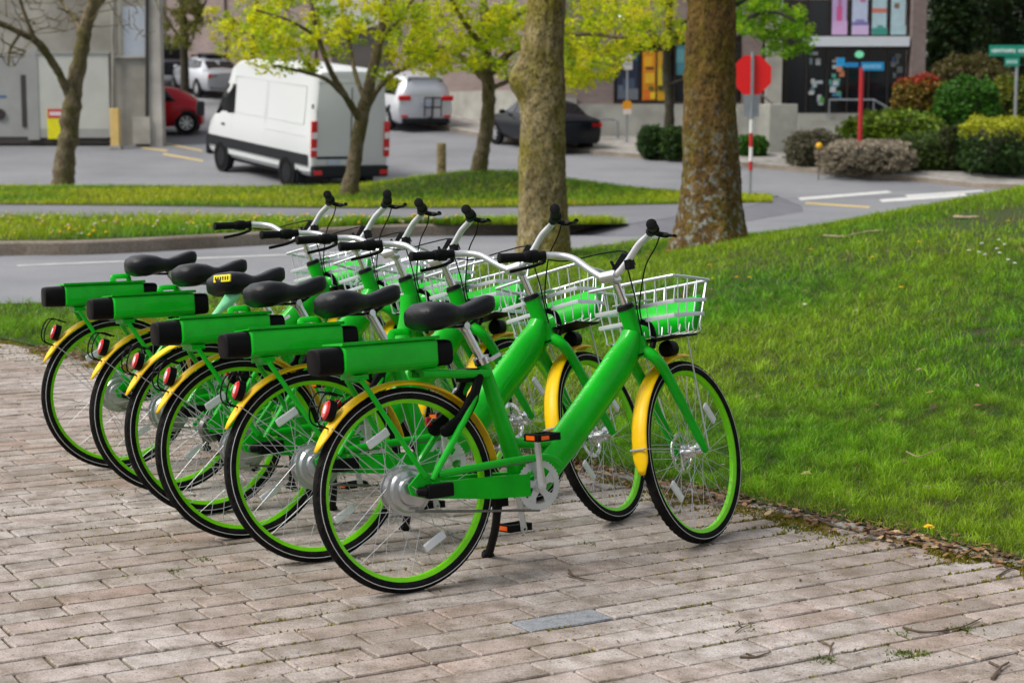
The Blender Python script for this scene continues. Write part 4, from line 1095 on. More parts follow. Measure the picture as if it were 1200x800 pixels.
def bigtrunk(name, label, px_axis, Y, base_r, mtl, burl=None, flare=1.5, top=7.5, crowncols=None, seed=1):
    """near trunk: an uneven, flared column following a px axis at depth Y, with limbs and crown above the frame"""
    base = np.array(atd(px_axis[0][0], px_axis[0][1], Y)); base[2] = zt1(base[0], base[1])
    e = empty(name, base); tag(e, label, 'tree')
    pts = [atd(u, v, Y)-base for u, v, _ in px_axis]; rad = [w*Y/FPX/2 for _, _, w in px_axis]
    pts[0][2] = -.08
    pts += [np.array((pts[-1][0]+.02, 0, top))]; rad += [rad[-1]*.8]
    q = np.array(spl([np.r_[p, r] for p, r in zip(pts, rad)], 26)); n = 56; V = []
    for i, (x, y, z, r) in enumerate(q):
        for k in range(n):
            a = 2*math.pi*k/n; c, s = math.cos(a), math.sin(a)
            rr = r*(1+.07*noise.noise((c*1.5+seed, s*1.5, z*.9))+.05*noise.noise((c*4, s*4+seed, z*3.))+.045*noise.noise((c*9+seed, s*9, z*6.))+.03*noise.noise((c*24, s*24+seed, z*16.)))
            if z < .5: rr *= 1+(flare-1)*max(0, (.5-z)/.5)**2*(.75+.5*noise.noise((c*2.2+3*seed, s*2.2, .3)))
            if burl:
                bz, ba, br, bs = burl; dd = ((z-bz)/br)**2+((math.atan2(math.sin(a-ba), math.cos(a-ba)))/.75)**2
                rr *= 1+bs*math.exp(-dd*1.6)
            V.append((x+rr*c, y+rr*s, z))
    m = len(q); F = [(i*n+k, i*n+(k+1) % n, (i+1)*n+(k+1) % n, (i+1)*n+k) for i in range(m-1) for k in range(n)]
    mb = MB(); mb.add(V, F); mb.build('trunk', mtl, e, smooth=60)
    rr_ = random.Random(seed); cl = []
    tp = q[-1]
    for k in range(5):
        a = 2*math.pi*k/5+rr_.random(); L = rr_.uniform(2.2, 3.4); st = np.array((tp[0], tp[1], top-rr_.uniform(0.2, 1.6)))
        ed_ = st+np.array((math.cos(a)*L, math.sin(a)*L*.8, rr_.uniform(.8, 2.)))
        mb = MB(); mid = (st+ed_)/2+np.array((0, 0, .4)); mb.tube(spl([st, mid, ed_], 4), [rad[-1]*.55*(1-.09*i) for i in range(9)], 8); mb.build('limb', mtl, e)
        for _ in range(26): cl.append(ed_*rr_.uniform(.6, 1.05)+st*rr_.uniform(-.02, .35)+np.array((rr_.gauss(0, .7), rr_.gauss(0, .7), rr_.gauss(.3, .5))))
    cl = np.array(cl); V, F, C = leafquads(cl, np.full(len(cl), .3), 16, .06, crowncols or [(.20, .28, .02), (.16, .25, .02)]); npmesh('crown', V, F, M['leaf'], C, parent=e)
    return e
bigtrunk('maple_tree', 'thick olive-barked trunk with a bulging burl, behind the baskets', [(636, 302, 66), (637, 260, 60), (635, 200, 55), (636, 150, 53), (637, 100, 50), (636, 60, 49), (641, 0, 44), (645, -60, 42)], 20.3, .3, M['bark1'], burl=(2.02, math.pi*1.02, .26, .62), flare=1.12, seed=3)
bigtrunk('maple_tree', 'broad mossy brown trunk with pale lichen at the top of the mound', [(832, 268, 78), (832, 240, 74), (833, 200, 68), (832, 150, 64), (832, 90, 60), (833, 30, 58), (834, -50, 55)], 19.6, .36, M['bark2'], flare=1.32, seed=8)

YG = [(.55, .62, .008), (.66, .68, .010), (.42, .54, .008), (.30, .43, .010), (.70, .66, .015)]
def crowntree(name, label, Y, trunk, limbs, zones, mtl, cols, per=28, lsize=.048, crad=(.12, .22), seed=1, bare=False, twigr=.008, base_z=None, group=None, dsp=1.6):
    """trunk/limbs: lists of (px, py, width px, depth offset); zones: (px, py, rx, ry, n) of leaf clusters"""
    rr_ = random.Random(seed); rg = np.random.default_rng(seed)
    def w3(u, v, dy=0): return atd(u, v, Y+dy)
    base = w3(trunk[0][0], trunk[0][1]); base[2] = base_z if base_z is not None else zt1(base[0], base[1])
    e = empty(name, base); tag(e, label, 'tree', group)
    nodes = []
    def limb(pts, nm):
        P = [np.r_[w3(u, v, dy)-base, w*.84*(Y+dy)/FPX/2] for (u, v, w, dy) in pts]
        if nm == 'trunk': P[0][2] = -.1
        q = np.array(spl(P, 6)); mb = MB(); j = np.array([[rr_.gauss(0, 1) for _ in range(3)] for _ in q])*q[:, 3:4]*.05
        mb.tube(q[:, :3]+j, [max(.008, r*(1+rr_.gauss(0, .06))) for r in q[:, 3]], 10); mb.build(nm, mtl, e, smooth=60)
        nodes.extend([(p[:3], p[3]) for p in q])
    limb(trunk, 'trunk'); 
    for l in limbs: limb(l, 'limb')
    cl = []
    for (u, v, rx, ry, n) in zones:
        for _ in range(n):
            a = rr_.uniform(0, 2*math.pi); r = rr_.random()**.5
            cl.append(w3(u+rx*r*math.cos(a), v+ry*r*math.sin(a), rr_.gauss(0, dsp))-base)
    # twigs: link every cluster to the nearest branch node
    NP = np.array([n_[0] for n_ in nodes[len(spl(trunk, 6))//3:]]); NR = [n_[1] for n_ in nodes[len(spl(trunk, 6))//3:]]
    order = sorted(range(len(cl)), key=lambda i: float(np.min(np.linalg.norm(NP-cl[i], axis=1))))
    tw = MB(); NPl = list(NP)
    for i in order:
        A = np.array(NPl); d = np.linalg.norm(A-cl[i], axis=1)+.25*np.clip(A[:, 2]-cl[i][2], 0, 9); k = int(np.argmin(d)); s_ = A[k]; L = float(np.linalg.norm(cl[i]-s_))
        mid = (s_+cl[i])/2+np.array((rr_.gauss(0, .06), rr_.gauss(0, .06), -.06*L+rr_.gauss(0, .04)))
        r0 = min(.03, twigr*(.7+L*.6)); tw.tube(spl([s_, mid, cl[i]], 2), [r0, r0*.85, r0*.7, r0*.55, r0*.4], 4, cap=False)
        NPl += [mid, cl[i]]
    tw.build('twigs', mtl, e, kind='stuff')
    if not bare:
        cl = np.array(cl); R = rg.uniform(crad[0], crad[1], len(cl)); V, F, C = leafquads(cl, R, per, lsize, cols, .8, rg); npmesh('crown', V, F, M['leaf'], C, parent=e)
    else:
        cl = np.array(cl); R = rg.uniform(.1, .22, len(cl)); V, F, C = leafquads(cl, R, 5, .014, cols, 1, rg); npmesh('buds', V, F, M['leaf'], C, parent=e, kind='stuff')
    return e
iz = lambda u, v, Y: None
# small maple in front of the white van
crowntree('young_maple', 'slim forked tree with yellow-green blossom in front of the white van', 33.7,
  [(408, 236, 26, 0), (414, 195, 20, 0), (424, 140, 18, 0), (434, 95, 15, 0), (444, 50, 12, .2), (452, 5, 10, .3), (458, -50, 8, .3)],
  [[(423, 142, 12, 0), (404, 112, 9, -.4), (386, 80, 8, -.7), (372, 40, 7, -.9), (362, -10, 6, -1)], [(404, 112, 8, -.4), (380, 92, 6, -.8), (345, 82, 5, -1.2), (320, 77, 4, -1.5)],
   [(426, 132, 10, 0), (446, 100, 8, .5), (466, 84, 7, .9), (492, 72, 5, 1.3), (520, 55, 4, 1.8)], [(428, 120, 8, 0), (416, 85, 6, .6), (408, 45, 5, 1), (398, 0, 4, 1.2)], [(447, 45, 7, .2), (470, 20, 5, -.5), (490, -10, 4, -.9)], [(374, 45, 5, -.9), (340, 25, 4, -1.4), (300, 12, 3, -1.8)]],
  [(420, 18, 60, 34, 70), (340, 62, 66, 22, 60), (300, 40, 44, 26, 30), (360, 15, 70, 24, 55), (480, 40, 38, 40, 55), (455, 92, 24, 10, 8), (420, -60, 140, 50, 120)], M['bark3'], YG, seed=4, lsize=.05, base_z=IS, dsp=1.1)
# second maple, denser crown spreading behind the thick trunk
crowntree('young_maple', 'tree with a broad layered yellow-green crown beside the mossy wooden post', 36.4,
  [(560, 214, 28, 0), (564, 185, 22, 0), (570, 150, 20, 0), (573, 110, 19, 0), (570, 70, 16, 0), (568, 30, 13, 0), (565, -30, 10, 0), (562, -90, 8, 0)],
  [[(573, 98, 12, 0), (545, 70, 9, .5), (510, 52, 7, .9), (478, 45, 5, 1.4)], [(572, 88, 12, 0), (600, 60, 9, -.4), (640, 45, 7, -.8), (690, 40, 6, -1.2), (730, 45, 4, -1.6)], [(570, 60, 9, 0), (540, 20, 7, -.8), (520, -20, 5, -1.2)], [(569, 55, 9, 0), (610, 15, 7, .8), (660, -10, 5, 1.4)], [(573, 105, 8, 0), (610, 90, 6, 1), (660, 82, 5, 1.8), (700, 88, 4, 2.2)]],
  [(535, 38, 60, 42, 130), (500, 70, 30, 16, 26), (615, 30, 50, 30, 80), (700, 35, 66, 38, 150), (690, 75, 34, 24, 60), (668, 100, 12, 10, 10), (590, 78, 20, 10, 12), (590, -60, 170, 55, 150), (560, 75, 16, 12, 10)], M['bark3'], YG, seed=9, lsize=.052, crad=(.13, .25), base_z=IS+.40, dsp=1.3)
# leafless tree at the far side of the island
crowntree('bare_tree', 'leafless grey tree with drooping twigs in front of the concrete building', 40.2,
  [(74, 220, 36, 0), (76, 190, 29, 0), (81, 150, 27, 0), (86, 110, 25, 0), (93, 70, 22, 0), (100, 35, 19, 0), (108, 5, 16, 0), (116, -40, 13, 0), (122, -90, 9, 0)],
  [[(83, 116, 13, 0), (72, 92, 12, -.2), (58, 68, 11, -.4), (42, 48, 11, -.7), (22, 38, 9, -1), (-10, 22, 7, -1.3), (-50, 0, 5, -1.6)], [(101, 30, 13, 0), (112, 8, 11, .4), (128, -8, 9, .8), (160, -30, 7, 1.2)], [(98, 42, 9, 0), (86, 20, 7, .5), (72, 2, 5, 1), (60, -30, 4, 1.5)], [(42, 48, 6, -.7), (30, 20, 5, -.9), (20, -10, 4, -1)], [(24, 39, 5, -1), (12, 58, 4, -1.1), (10, 76, 3, -1.2)]],
  [(30, 22, 55, 30, 40), (70, 15, 60, 26, 34), (14, 62, 22, 16, 14), (130, 12, 45, 24, 24), (170, 32, 22, 30, 10), (80, -50, 130, 50, 60)], M['bark3'], [(.22, .13, .07), (.18, .10, .06)], seed=5, bare=True, base_z=IS, twigr=.015)
# street trees in front of the buildings
crowntree('street_tree', 'small street tree with a dark stem beside the clipped hedge', 49.5, [(784, 165, 15, 0), (784, 120, 14, 0), (781, 80, 13, 0), (783, 40, 11, 0), (785, -20, 8, 0)], [[(783, 100, 6, 0), (800, 94, 5, -.3), (818, 88, 4, -.5)], [(782, 60, 7, 0), (765, 40, 5, .3), (748, 25, 4, .5)], [(783, 50, 6, 0), (800, 30, 5, -.2), (815, 15, 4, -.5)]], [(775, 38, 38, 16, 60), (765, 12, 32, 16, 40), (790, -30, 60, 30, 60)], M['barkdark'], YG, seed=12, crad=(.12, .22), lsize=.05, dsp=.8)
crowntree('street_tree', 'street tree with fresh green leaves hanging over the shop entrance, behind the lichen trunk', 46.5, [(848, 190, 15, 0), (848, 120, 13, 0), (852, 60, 12, 0), (858, 10, 10, 0), (860, -50, 8, 0)], [[(853, 45, 8, 0), (880, 20, 6, -.4), (910, 15, 5, -.8), (940, 30, 3, -1)], [(857, 10, 7, 0), (890, -10, 6, .3), (930, -15, 4, .5)]], [(900, 22, 44, 22, 100), (925, 45, 30, 20, 50), (905, 60, 10, 8, 6), (880, 5, 30, 14, 30), (890, -35, 70, 30, 90)], M['barkdark'], [(.18, .40, .010), (.25, .47, .010), (.13, .32, .010), (.30, .48, .012)], seed=14, crad=(.13, .24), lsize=.055, dsp=.7)
crowntree('street_tree', 'thin street tree with sparse lime leaves by the pinkish wall', 64., [(296, 110, 9, 0), (297, 60, 8, 0), (300, 20, 6, 0), (300, -40, 5, 0)], [[(297, 60, 4, 0), (315, 40, 3, .3), (330, 25, 3, .5)], [(297, 50, 4, 0), (280, 30, 3, 0), (265, 15, 3, 0)]], [(292, 40, 45, 34, 60), (270, 20, 30, 20, 26), (310, -20, 60, 30, 40)], M['barkdark'], YG, seed=16, crad=(.16, .3), lsize=.07, dsp=.8)
crowntree('street_tree', 'brownish street tree above the parked dark pickup', 66., [(216, 96, 12, 0), (216, 50, 11, 0), (214, 10, 9, 0), (212, -50, 7, 0)], [[(216, 50, 5, 0), (200, 30, 4, 0), (190, 10, 3, .5)], [(215, 40, 5, 0), (232, 20, 4, 0), (242, 0, 3, 0)]], [(210, 30, 26, 30, 60), (230, 10, 22, 22, 30), (212, -30, 40, 30, 40)], M['barkdark'], [(.16, .15, .03), (.12, .13, .03), (.2, .22, .03)], seed=17, crad=(.16, .3), lsize=.07, dsp=.8)

# shrubs: leaf faces over a dense core
def shrub(name, label, u0, v0, u1, v1, Y, cols, n=1500, size=.045, power=2.5, depth=None, topcols=None, seed=1, group=None, cat='shrub', thr=.42):
    rg = np.random.default_rng(seed); p0, p1 = atd(u0, v1, Y), atd(u1, v0, Y)
    w_, h_ = (p1[0]-p0[0])/2, max(.3, p1[2]-zt1((p0[0]+p1[0])/2, Y)); cx = (p0[0]+p1[0])/2; zb = zt1(cx, Y)+.05
    zlow = min(p0[2], p1[2]-.3); dd = depth or w_*.8
    e = empty(name, (cx, Y, zb)); tag(e, label, cat, group)
    top = p1[2]-zb; low = max(0, zlow-zb-.25)
    zc, hz = (top+low)/2, (top-low)/2
    d = rg.normal(0, 1, (n, 3)); d /= np.linalg.norm(d, axis=1)[:, None]
    k = (np.abs(d)**power).sum(1)**(-1/power)
    nzv = np.array([noise.noise((a*2.2+seed, b*2.2, c*2.2)) for a, b, c in d])
    nz3 = np.array([noise.noise((a*5.2+seed, b*5.2, c*5.2)) for a, b, c in d])
    r = k*(1+.22*nzv+.12*nz3)*rg.uniform(.80, 1.03, n)
    P = d*r[:, None]*np.array((w_, dd, hz)); P[:, 2] += zc
    V, F, C = leafquads(P, np.full(n, size*1.6), 6, size, cols, 1, rg)
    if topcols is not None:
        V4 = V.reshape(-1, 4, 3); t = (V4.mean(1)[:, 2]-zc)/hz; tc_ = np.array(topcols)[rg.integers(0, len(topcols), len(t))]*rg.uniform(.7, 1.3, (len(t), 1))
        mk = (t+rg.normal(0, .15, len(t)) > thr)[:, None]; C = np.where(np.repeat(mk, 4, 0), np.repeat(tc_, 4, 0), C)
    npmesh('foliage', V, F, M['leafdark'], C, parent=e)
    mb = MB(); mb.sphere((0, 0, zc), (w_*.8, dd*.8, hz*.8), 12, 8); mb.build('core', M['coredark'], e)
    mb = MB(); mb.tube([(0, 0, -.1), (0, 0, zc)], .06, 6); mb.build('stem', M['barkdark'], e)
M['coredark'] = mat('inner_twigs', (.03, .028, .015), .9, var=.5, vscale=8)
DG = [(.03, .075, .012), (.045, .10, .014), (.022, .055, .012)]; MG = [(.05, .17, .012), (.07, .22, .014), (.04, .12, .012)]; LG = [(.20, .30, .012), (.26, .34, .014), (.14, .24, .012)]; GB = [(.16, .14, .09), (.22, .19, .13), (.10, .095, .055), (.13, .14, .06)]
shrub('shrub', 'grey-brown clipped shrub next to the concrete block', 922, 154, 986, 190, 46.2, GB, 1300, .04, 3, seed=1)
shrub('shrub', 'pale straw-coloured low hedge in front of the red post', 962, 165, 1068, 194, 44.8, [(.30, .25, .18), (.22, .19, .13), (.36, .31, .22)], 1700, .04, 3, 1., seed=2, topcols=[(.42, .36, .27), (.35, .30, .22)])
shrub('shrub', 'spreading lime-green shrub below the entrance steps', 985, 131, 1108, 176, 47.6, [(.13, .22, .012), (.10, .17, .012), (.20, .29, .014)], 2300, .06, 2.2, 1.2, seed=3)
shrub('shrub', 'boxy mid-green hedge beside the pale straw-coloured one', 1052, 158, 1112, 196, 45.4, [(.075, .13, .02), (.10, .16, .03), (.06, .10, .02)], 1500, .04, 4, seed=4)
shrub('shrub', 'round shrub with a red top and orange lower leaves', 1046, 91, 1112, 140, 50.2, [(.28, .22, .01), (.10, .09, .02), (.20, .12, .02)], 2000, .05, 2.3, seed=5, thr=.78, topcols=[(.42, .035, .02), (.34, .03, .02), (.36, .10, .02)])
shrub('shrub', 'bright green round shrub beside the red-topped one', 1096, 92, 1172, 146, 49., MG, 2400, .05, 2.2, seed=6)
shrub('shrub', 'clipped hedge with a lime-yellow top by the street name post', 1122, 139, 1215, 192, 44.6, DG, 2200, .045, 3.2, 1.4, seed=7, topcols=[(.36, .40, .012), (.42, .44, .014)])
shrub('shrub', 'olive-brown shrub mound behind the red-topped shrub', 1088, 66, 1186, 130, 53.5, [(.11, .085, .03), (.09, .09, .02), (.14, .12, .03)], 2200, .06, 2.2, seed=8)
shrub('shrub', 'yellowish green shrub edging the dark conifers', 1150, 92, 1216, 150, 51., [(.14, .19, .015), (.09, .14, .014), (.2, .2, .015)], 1800, .055, 2.2, seed=9)
shrub('shrub', 'dark low shrub between the boxy hedge and the lime-topped hedge', 1098, 150, 1140, 194, 45.2, [(.05, .07, .02), (.07, .08, .03)], 1100, .045, 2.6, seed=10)
shrub('hedge', 'dark green clipped hedge under the orange posters, left of the street tree', 749, 149, 777, 178, 49., DG, 1100, .04, 4, .5, seed=11, cat='hedge')
shrub('hedge', 'dark green clipped hedge in front of the street tree stem', 774, 150, 806, 179, 48.6, DG+[(.06, .12, .015)], 1200, .04, 4, .5, seed=12, cat='hedge')
shrub('hedge', 'small green hedge against the concrete block, behind the striped post', 862, 160, 898, 179, 48.9, MG, 900, .04, 3, .4, seed=13, cat='hedge')
def conifer(name, label, u0, u1, vtop, Y, cols, n, seed):
    rg = np.random.default_rng(seed); p0, p1 = atd(u0, 0, Y), atd(u1, 0, Y); cx, w_ = (p0[0]+p1[0])/2, (p1[0]-p0[0])/2; zb = zt1(cx, Y); H = atd(0, vtop, Y)[2]-zb
    e = empty(name, (cx, Y, zb)); tag(e, label, 'tree', None)
    t = rg.uniform(0, 1, n)**.8; a = rg.uniform(0, 2*np.pi, n); wob = np.array([noise.noise((math.cos(q)*2+seed, math.sin(q)*2, s_*7)) for q, s_ in zip(a, t)])
    r = w_*(1-.75*t)*(1+.45*wob)*rg.uniform(.55, 1.05, n); P = np.stack([np.cos(a)*r, np.sin(a)*r*.8, .2+t*H], -1)
    V, F, C = leafquads(P, np.full(n, .22), 10, .08, cols, .6, rg); npmesh('crown', V, F, M['leafdark'], C, parent=e)
    mb = MB(); mb.tube([(0, 0, -.2), (0, 0, H*.5), (0, 0, H)], [.25, .15, .03], 8); mb.build('trunk', M['barkdark'], e)
DK = [(.02, .05, .01), (.03, .07, .012), (.05, .085, .015), (.01, .03, .007)]
conifer('conifer', 'very dark conifer next to the building corner', 1078, 1160, -150, 58, DK, 2600, 1)
conifer('conifer', 'dark conifer with olive highlights behind the street name sign', 1120, 1240, -180, 60, DK+[(.05, .06, .015)], 3000, 2)
conifer('conifer', 'dark conifer at the back, filling the gap between its neighbours', 1060, 1210, -120, 66, DK, 3000, 3)
conifer('conifer', 'dark conifer past the street name sign', 1190, 1320, -160, 62, DK, 2600, 4)

# ------------------------------------------------------------------ buildings
def brickwall(name, c1, c2, mortar, s):
    m = bpy.data.materials.new(name); m.use_nodes = True; nt = m.node_tree; N = nt.nodes; L = nt.links; p = N['Principled BSDF']; p.inputs['Roughness'].default_value = .9; p.inputs['Specular IOR Level'].default_value = .2
    tc = N.new('ShaderNodeTexCoord'); mp = N.new('ShaderNodeMapping'); mp.inputs['Rotation'].default_value = (R_(90), 0, 0); L.new(tc.outputs['Object'], mp.inputs[0])
    b = N.new('ShaderNodeTexBrick'); b.inputs['Scale'].default_value = s; b.inputs['Color1'].default_value = (*c1, 1); b.inputs['Color2'].default_value = (*c2, 1); b.inputs['Mortar'].default_value = (*mortar, 1); b.inputs['Mortar Size'].default_value = .012; L.new(mp.outputs[0], b.inputs['Vector'])
    n = N.new('ShaderNodeTexNoise'); n.inputs['Scale'].default_value = .6; n.inputs['Detail'].default_value = 5; L.new(tc.outputs['Object'], n.inputs['Vector'])
    mx = N.new('ShaderNodeMix'); mx.data_type = 'RGBA'; mx.blend_type = 'MULTIPLY'; mx.inputs[0].default_value = .5; L.new(b.outputs[0], mx.inputs[6]); L.new(n.outputs[0], mx.inputs[7]); L.new(mx.outputs[2], p.inputs['Base Color'])
    return m
M['pinkbrick'] = brickwall('pinkish_grey_brick', (.27, .205, .19), (.32, .25, .235), (.27, .235, .22), 2.2)
M['conc1'] = groundmat('building_concrete', [(.24, .225, .19), (.32, .305, .265), (.36, .345, .305)], .5, .05, 1.3)
M['conc2'] = groundmat('low_wall_concrete', [(.28, .275, .25), (.36, .355, .32), (.40, .395, .36)], .7, .05, 1.3)
M['conc3'] = groundmat('column_concrete', [(.40, .38, .34), (.46, .44, .40)], .9, .05, 1.3)
M['panelwhite'] = mat('offwhite_panel', (.50, .51, .46), .6, var=.12, vscale=1.5)
M['panelgrey'] = mat('grey_panel', (.33, .335, .32), .6, var=.15, vscale=1.5)
M['frame'] = mat('dark_bronze_frame', (.03, .022, .02), .4)
M['glass'] = mat('dark_window_glass', (.008, .010, .014), .06, spec=.6, coat=.3)
M['bandwhite'] = mat('white_fascia', (.62, .66, .72), .5, var=.06)
M['darkbase'] = mat('dark_plinth', (.05, .045, .04), .8, var=.3, vscale=3)
M['steel'] = mat('galvanised_steel', (.42, .45, .48), .4, .8, var=.15)
FLATCACHE = {}
def flat(c, rough=.5, emit=0):
    k = (tuple(round(v, 3) for v in c), rough)
    if k not in FLATCACHE: FLATCACHE[k] = mat('print_%02d' % len(FLATCACHE), c, rough, var=.12, vscale=6)
    return FLATCACHE[k]
def facebox(mb, u0, v0, u1, v1, Y, th, org, front=0.):
    """box whose camera-side face at depth Y-front covers a px rectangle of a frontal wall; thickness th behind it"""
    a, b = atd(u0, v1, Y-front), atd(u1, v0, Y-front)
    mb.box(((a[0]+b[0])/2-org[0], Y-front+th/2-org[1], (a[2]+b[2])/2-org[2]), (abs(b[0]-a[0]), th, abs(b[2]-a[2])))
    return mb
# --- brick building on the far side of the street
BY = 54.4; org = np.array((3., BY, 0.6))
B = empty('shop_building', org); tag(B, 'long pinkish brick building with glazed shop entrance and window posters across the street', 'building')
mb = MB()
def wallseg(mb, u0, u1, vtop, vbot, dY=0., th=.4): facebox(mb, u0, vtop, u1, vbot, BY+dY, th, org)
w1 = MB(); wallseg(w1, 655, 722, -160, 172); w1.build('wall', M['pinkbrick'], B)
w1 = MB(); wallseg(w1, 722, 868, -160, 42, .002); wallseg(w1, 722, 868, 119.5, 175, .002); wallseg(w1, 868, 897, -160, 175, .004); w1.build('wall', M['pinkbrick'], B)
w1 = MB(); wallseg(w1, 896.5, 921, -160, 175, -.25, .6); w1.build('pillar', M['conc3'], B)
w1 = MB(); wallseg(w1, 1066, 1091, -160, 150, -.35, 1.2); w1.build('pillar', M['pinkbrick'], B)
w1 = MB(); wallseg(w1, 921, 1066, -160, 0, .0); w1.build('wall', M['pinkbrick'], B)
# recess behind the entrance glazing and the windows
w1 = MB(); facebox(w1, 700, -160, 1085, 175, BY+3.2, .3, org); w1.build('back_wall', M['darkbase'], B)
w1 = MB(); a, b = atd(921, 133, BY), atd(1066, 133, BY); w1.box(((a[0]+b[0])/2-org[0], 1.6, a[2]-.12-org[2]), (b[0]-a[0], 3.6, .24)); w1.build('floor_slab', M['conc2'], B)
sb = MB(); facebox(sb, 944, 43, 1066.2, 54.5, BY, .5, org, .32); sb.build('fascia', M['bandwhite'], B)
# concrete base wall with a step
cb = MB(); facebox(cb, 676, 122, 868, 176, BY, .4, org, .10); cb.build('base_wall', M['conc2'], B)
cb = MB(); facebox(cb, 640, 115, 676.2, 180, BY, .4, org, .12); cb.build('base_wall', M['conc2'], B)
def window(u0, v0, u1, v1, muls, parent=B, dY=0., panes=None, bar=.05, hm=()):
    fr = MB(); Y = BY+dY; t = bar*FPX/Y
    for (a, b, c, d) in ((u0, v0, u1, v0+t), (u0, v1-t, u1, v1), (u0, v0+t, u0+t, v1-t), (u1-t, v0+t, u1, v1-t)): facebox(fr, a, b, c, d, Y, .10, org, .04)
    for mx_ in muls: facebox(fr, mx_-t/2, v0+t, mx_+t/2, v1-t, Y, .08, org, .03)
    wn = fr.build('window', M['frame'], parent)
    xs_ = [u0+t]+list(muls)+[u1-t]
    for i in range(len(xs_)-1):
        g = MB(); facebox(g, xs_[i]+.3, v0+t, xs_[i+1]-.3, v1-t, Y, .02, org, -.02); g.build('pane', (panes or {}).get(i, M['glass']), wn)
    return wn
def poster(u0, v0, u1, v1, c, wn, off=.012, dY=0., name='poster'):
    g = MB(); facebox(g, u0, v0, u1, v1, BY+dY, .004, org, off); return g.build(name, flat(c), wn, smooth=0)
# display window with posters
wn = window(719, 57, 783, 121, (750.5,))
poster(722.5, 61, 748.5, 118, (.012, .018, .045), wn); 
for k_, (a, b, c, d, cc) in enumerate(((724, 100, 738, 116, (.10, .12, .16)), (730, 92, 744, 106, (.05, .07, .12)), (736, 104, 748, 117, (.14, .15, .18)), (741, 62, 748, 72, (.02, .08, .12)), (725, 66, 732, 84, (.05, .02, .03)))): poster(a, b, c, d, cc, wn, .017+.003*k_, name='poster_patch')
poster(752.5, 60, 768.5, 118, (.62, .22, .008), wn); poster(770, 60, 780.5, 118, (.55, .30, .008), wn)
for k_, (a, b, c, d, cc) in enumerate(((755, 66, 765, 78, (.75, .38, .01)), (757, 79, 766, 81.5, (.06, .03, .01)), (756, 86, 767, 98, (.70, .42, .02)), (760, 101, 766, 107, (.10, .12, .01)), (754, 106, 762, 117, (.65, .14, .01)), (771, 80, 779, 100, (.60, .45, .02)), (771, 101, 777, 106, (.05, .06, .01)), (762, 108, 768, 116, (.78, .5, .02)))): poster(a, b, c, d, cc, wn, .017+.003*k_, name='poster_patch')
wn = window(790, 50, 866, 121, (812, 840)); poster(792.5, 53, 810.5, 88, (.05, .19, .24), wn); poster(792.5, 58, 802, 74, (.10, .28, .32), wn, .017, name='poster_patch')
# entrance glazing
gl = window(920, 55, 1065, 134, (945, 969, 993, 1018, 1040), bar=.075)
rq = random.Random(3)
for (u0, v0, u1, v1, n, pal) in ((947, 60, 966, 126, 13, [(.35, .42, .45), (.06, .26, .05), (.4, .42, .46), (.10, .16, .18), (.45, .45, .47)]), (971, 67, 990, 116, 22, [(.62, .22, .12), (.45, .5, .52), (.08, .30, .24), (.06, .2, .42), (.5, .52, .55), (.09, .35, .3)]), (1042, 62, 1056, 105, 6, [(.10, .12, .12), (.07, .10, .2), (.16, .17, .16)])):
    for _ in range(n):
        a, b = rq.uniform(u0, u1-5), rq.uniform(v0, v1-6); poster(a, b, a+rq.uniform(3, 7), b+rq.uniform(3, 8), rq.choice(pal), gl, .05+.003*_, name='sticker')
lm_ = MB(); p = atd(1007, 64, BY-.06); 
M['greenlamp'] = mat('green_glass_emblem', (.18, .62, .36), .3, emit=.35)
rings = [[(p[0]-org[0]+.14*math.cos(a)*k, p[1]-org[1]-.02*j, p[2]-org[2]+.11*math.sin(a)*k) for a in [2*math.pi*i/16 for i in range(16)]] for j, k in ((0, 1), (1, .9))]
lm_.loft(rings); lm_.build('round_emblem', M['greenlamp'], gl)
# upper shop windows with picture panels
uw = window(945, -60, 1066, 43.5, (972, 996, 1020, 1042), bar=.06)
for (a, b, col0, marks) in ((974.5, 994, (.50, .36, .62), ((980, 8, 987, 32, (.60, .10, .28)), (975, 25, 993, 41, (.62, .40, .66)), (982, -2, 986, 8, (.45, .15, .35)))), (998, 1018.5, (.50, .56, .74), ((998.5, 26, 1018, 30, (.20, .18, .44)), (998.5, 30, 1018, 41, (.60, .44, .68)), (1008, -4, 1014, 2, (.6, .12, .3)), (1003, 23, 1013, 27, (.26, .24, .5)))), (1021.5, 1041, (.42, .58, .64), ((1022, 10, 1039, 15, (.62, .18, .13)), (1022, 33, 1040, 41, (.04, .26, .20)), (1028, 30, 1035, 35, (.06, .3, .25)))), (1043.5, 1063, (.44, .60, .66), ((1048, 4, 1054, 10, (.22, .14, .10)), (1044, 30, 1062, 41, (.38, .54, .58))))):
    poster(a, -56, b, 41.5, col0, uw)
    for k_, (c, d, e_, f_, cc) in enumerate(marks): poster(c, d, e_, f_, cc, uw, .018+.003*k_, name='poster_patch')
# steps with handrail
st = MB()
for k in range(5):
    a, b = atd(936, 150, BY-.4-.32*k), atd(1046, 150, BY-.4-.32*k); zt_ = atd(0, 134, BY)[2]-.19*(k+1); zb_ = zt1(a[0], BY-2)-.1
    st.box(((a[0]+b[0])/2-org[0], -.24-.32*k, (zt_+zb_)/2-org[2]), (b[0]-a[0], .32, zt_-zb_))
st.build('steps', M['conc2'], B, smooth=0)
hr = MB(); p0, p1, p2 = atd(972, 117, BY-.3), atd(1024, 117, BY-.3), atd(1054, 134, BY-2.)
hr.tube([p0-org, p1-org, p2-org], .028, 8)
for q in (p0, p1, p2): hr.tube([q-org, (q[0]-org[0], q[1]-org[1], q[2]-org[2]-1.)], .022, 8)
hr.build('handrail', M['steel'], B)
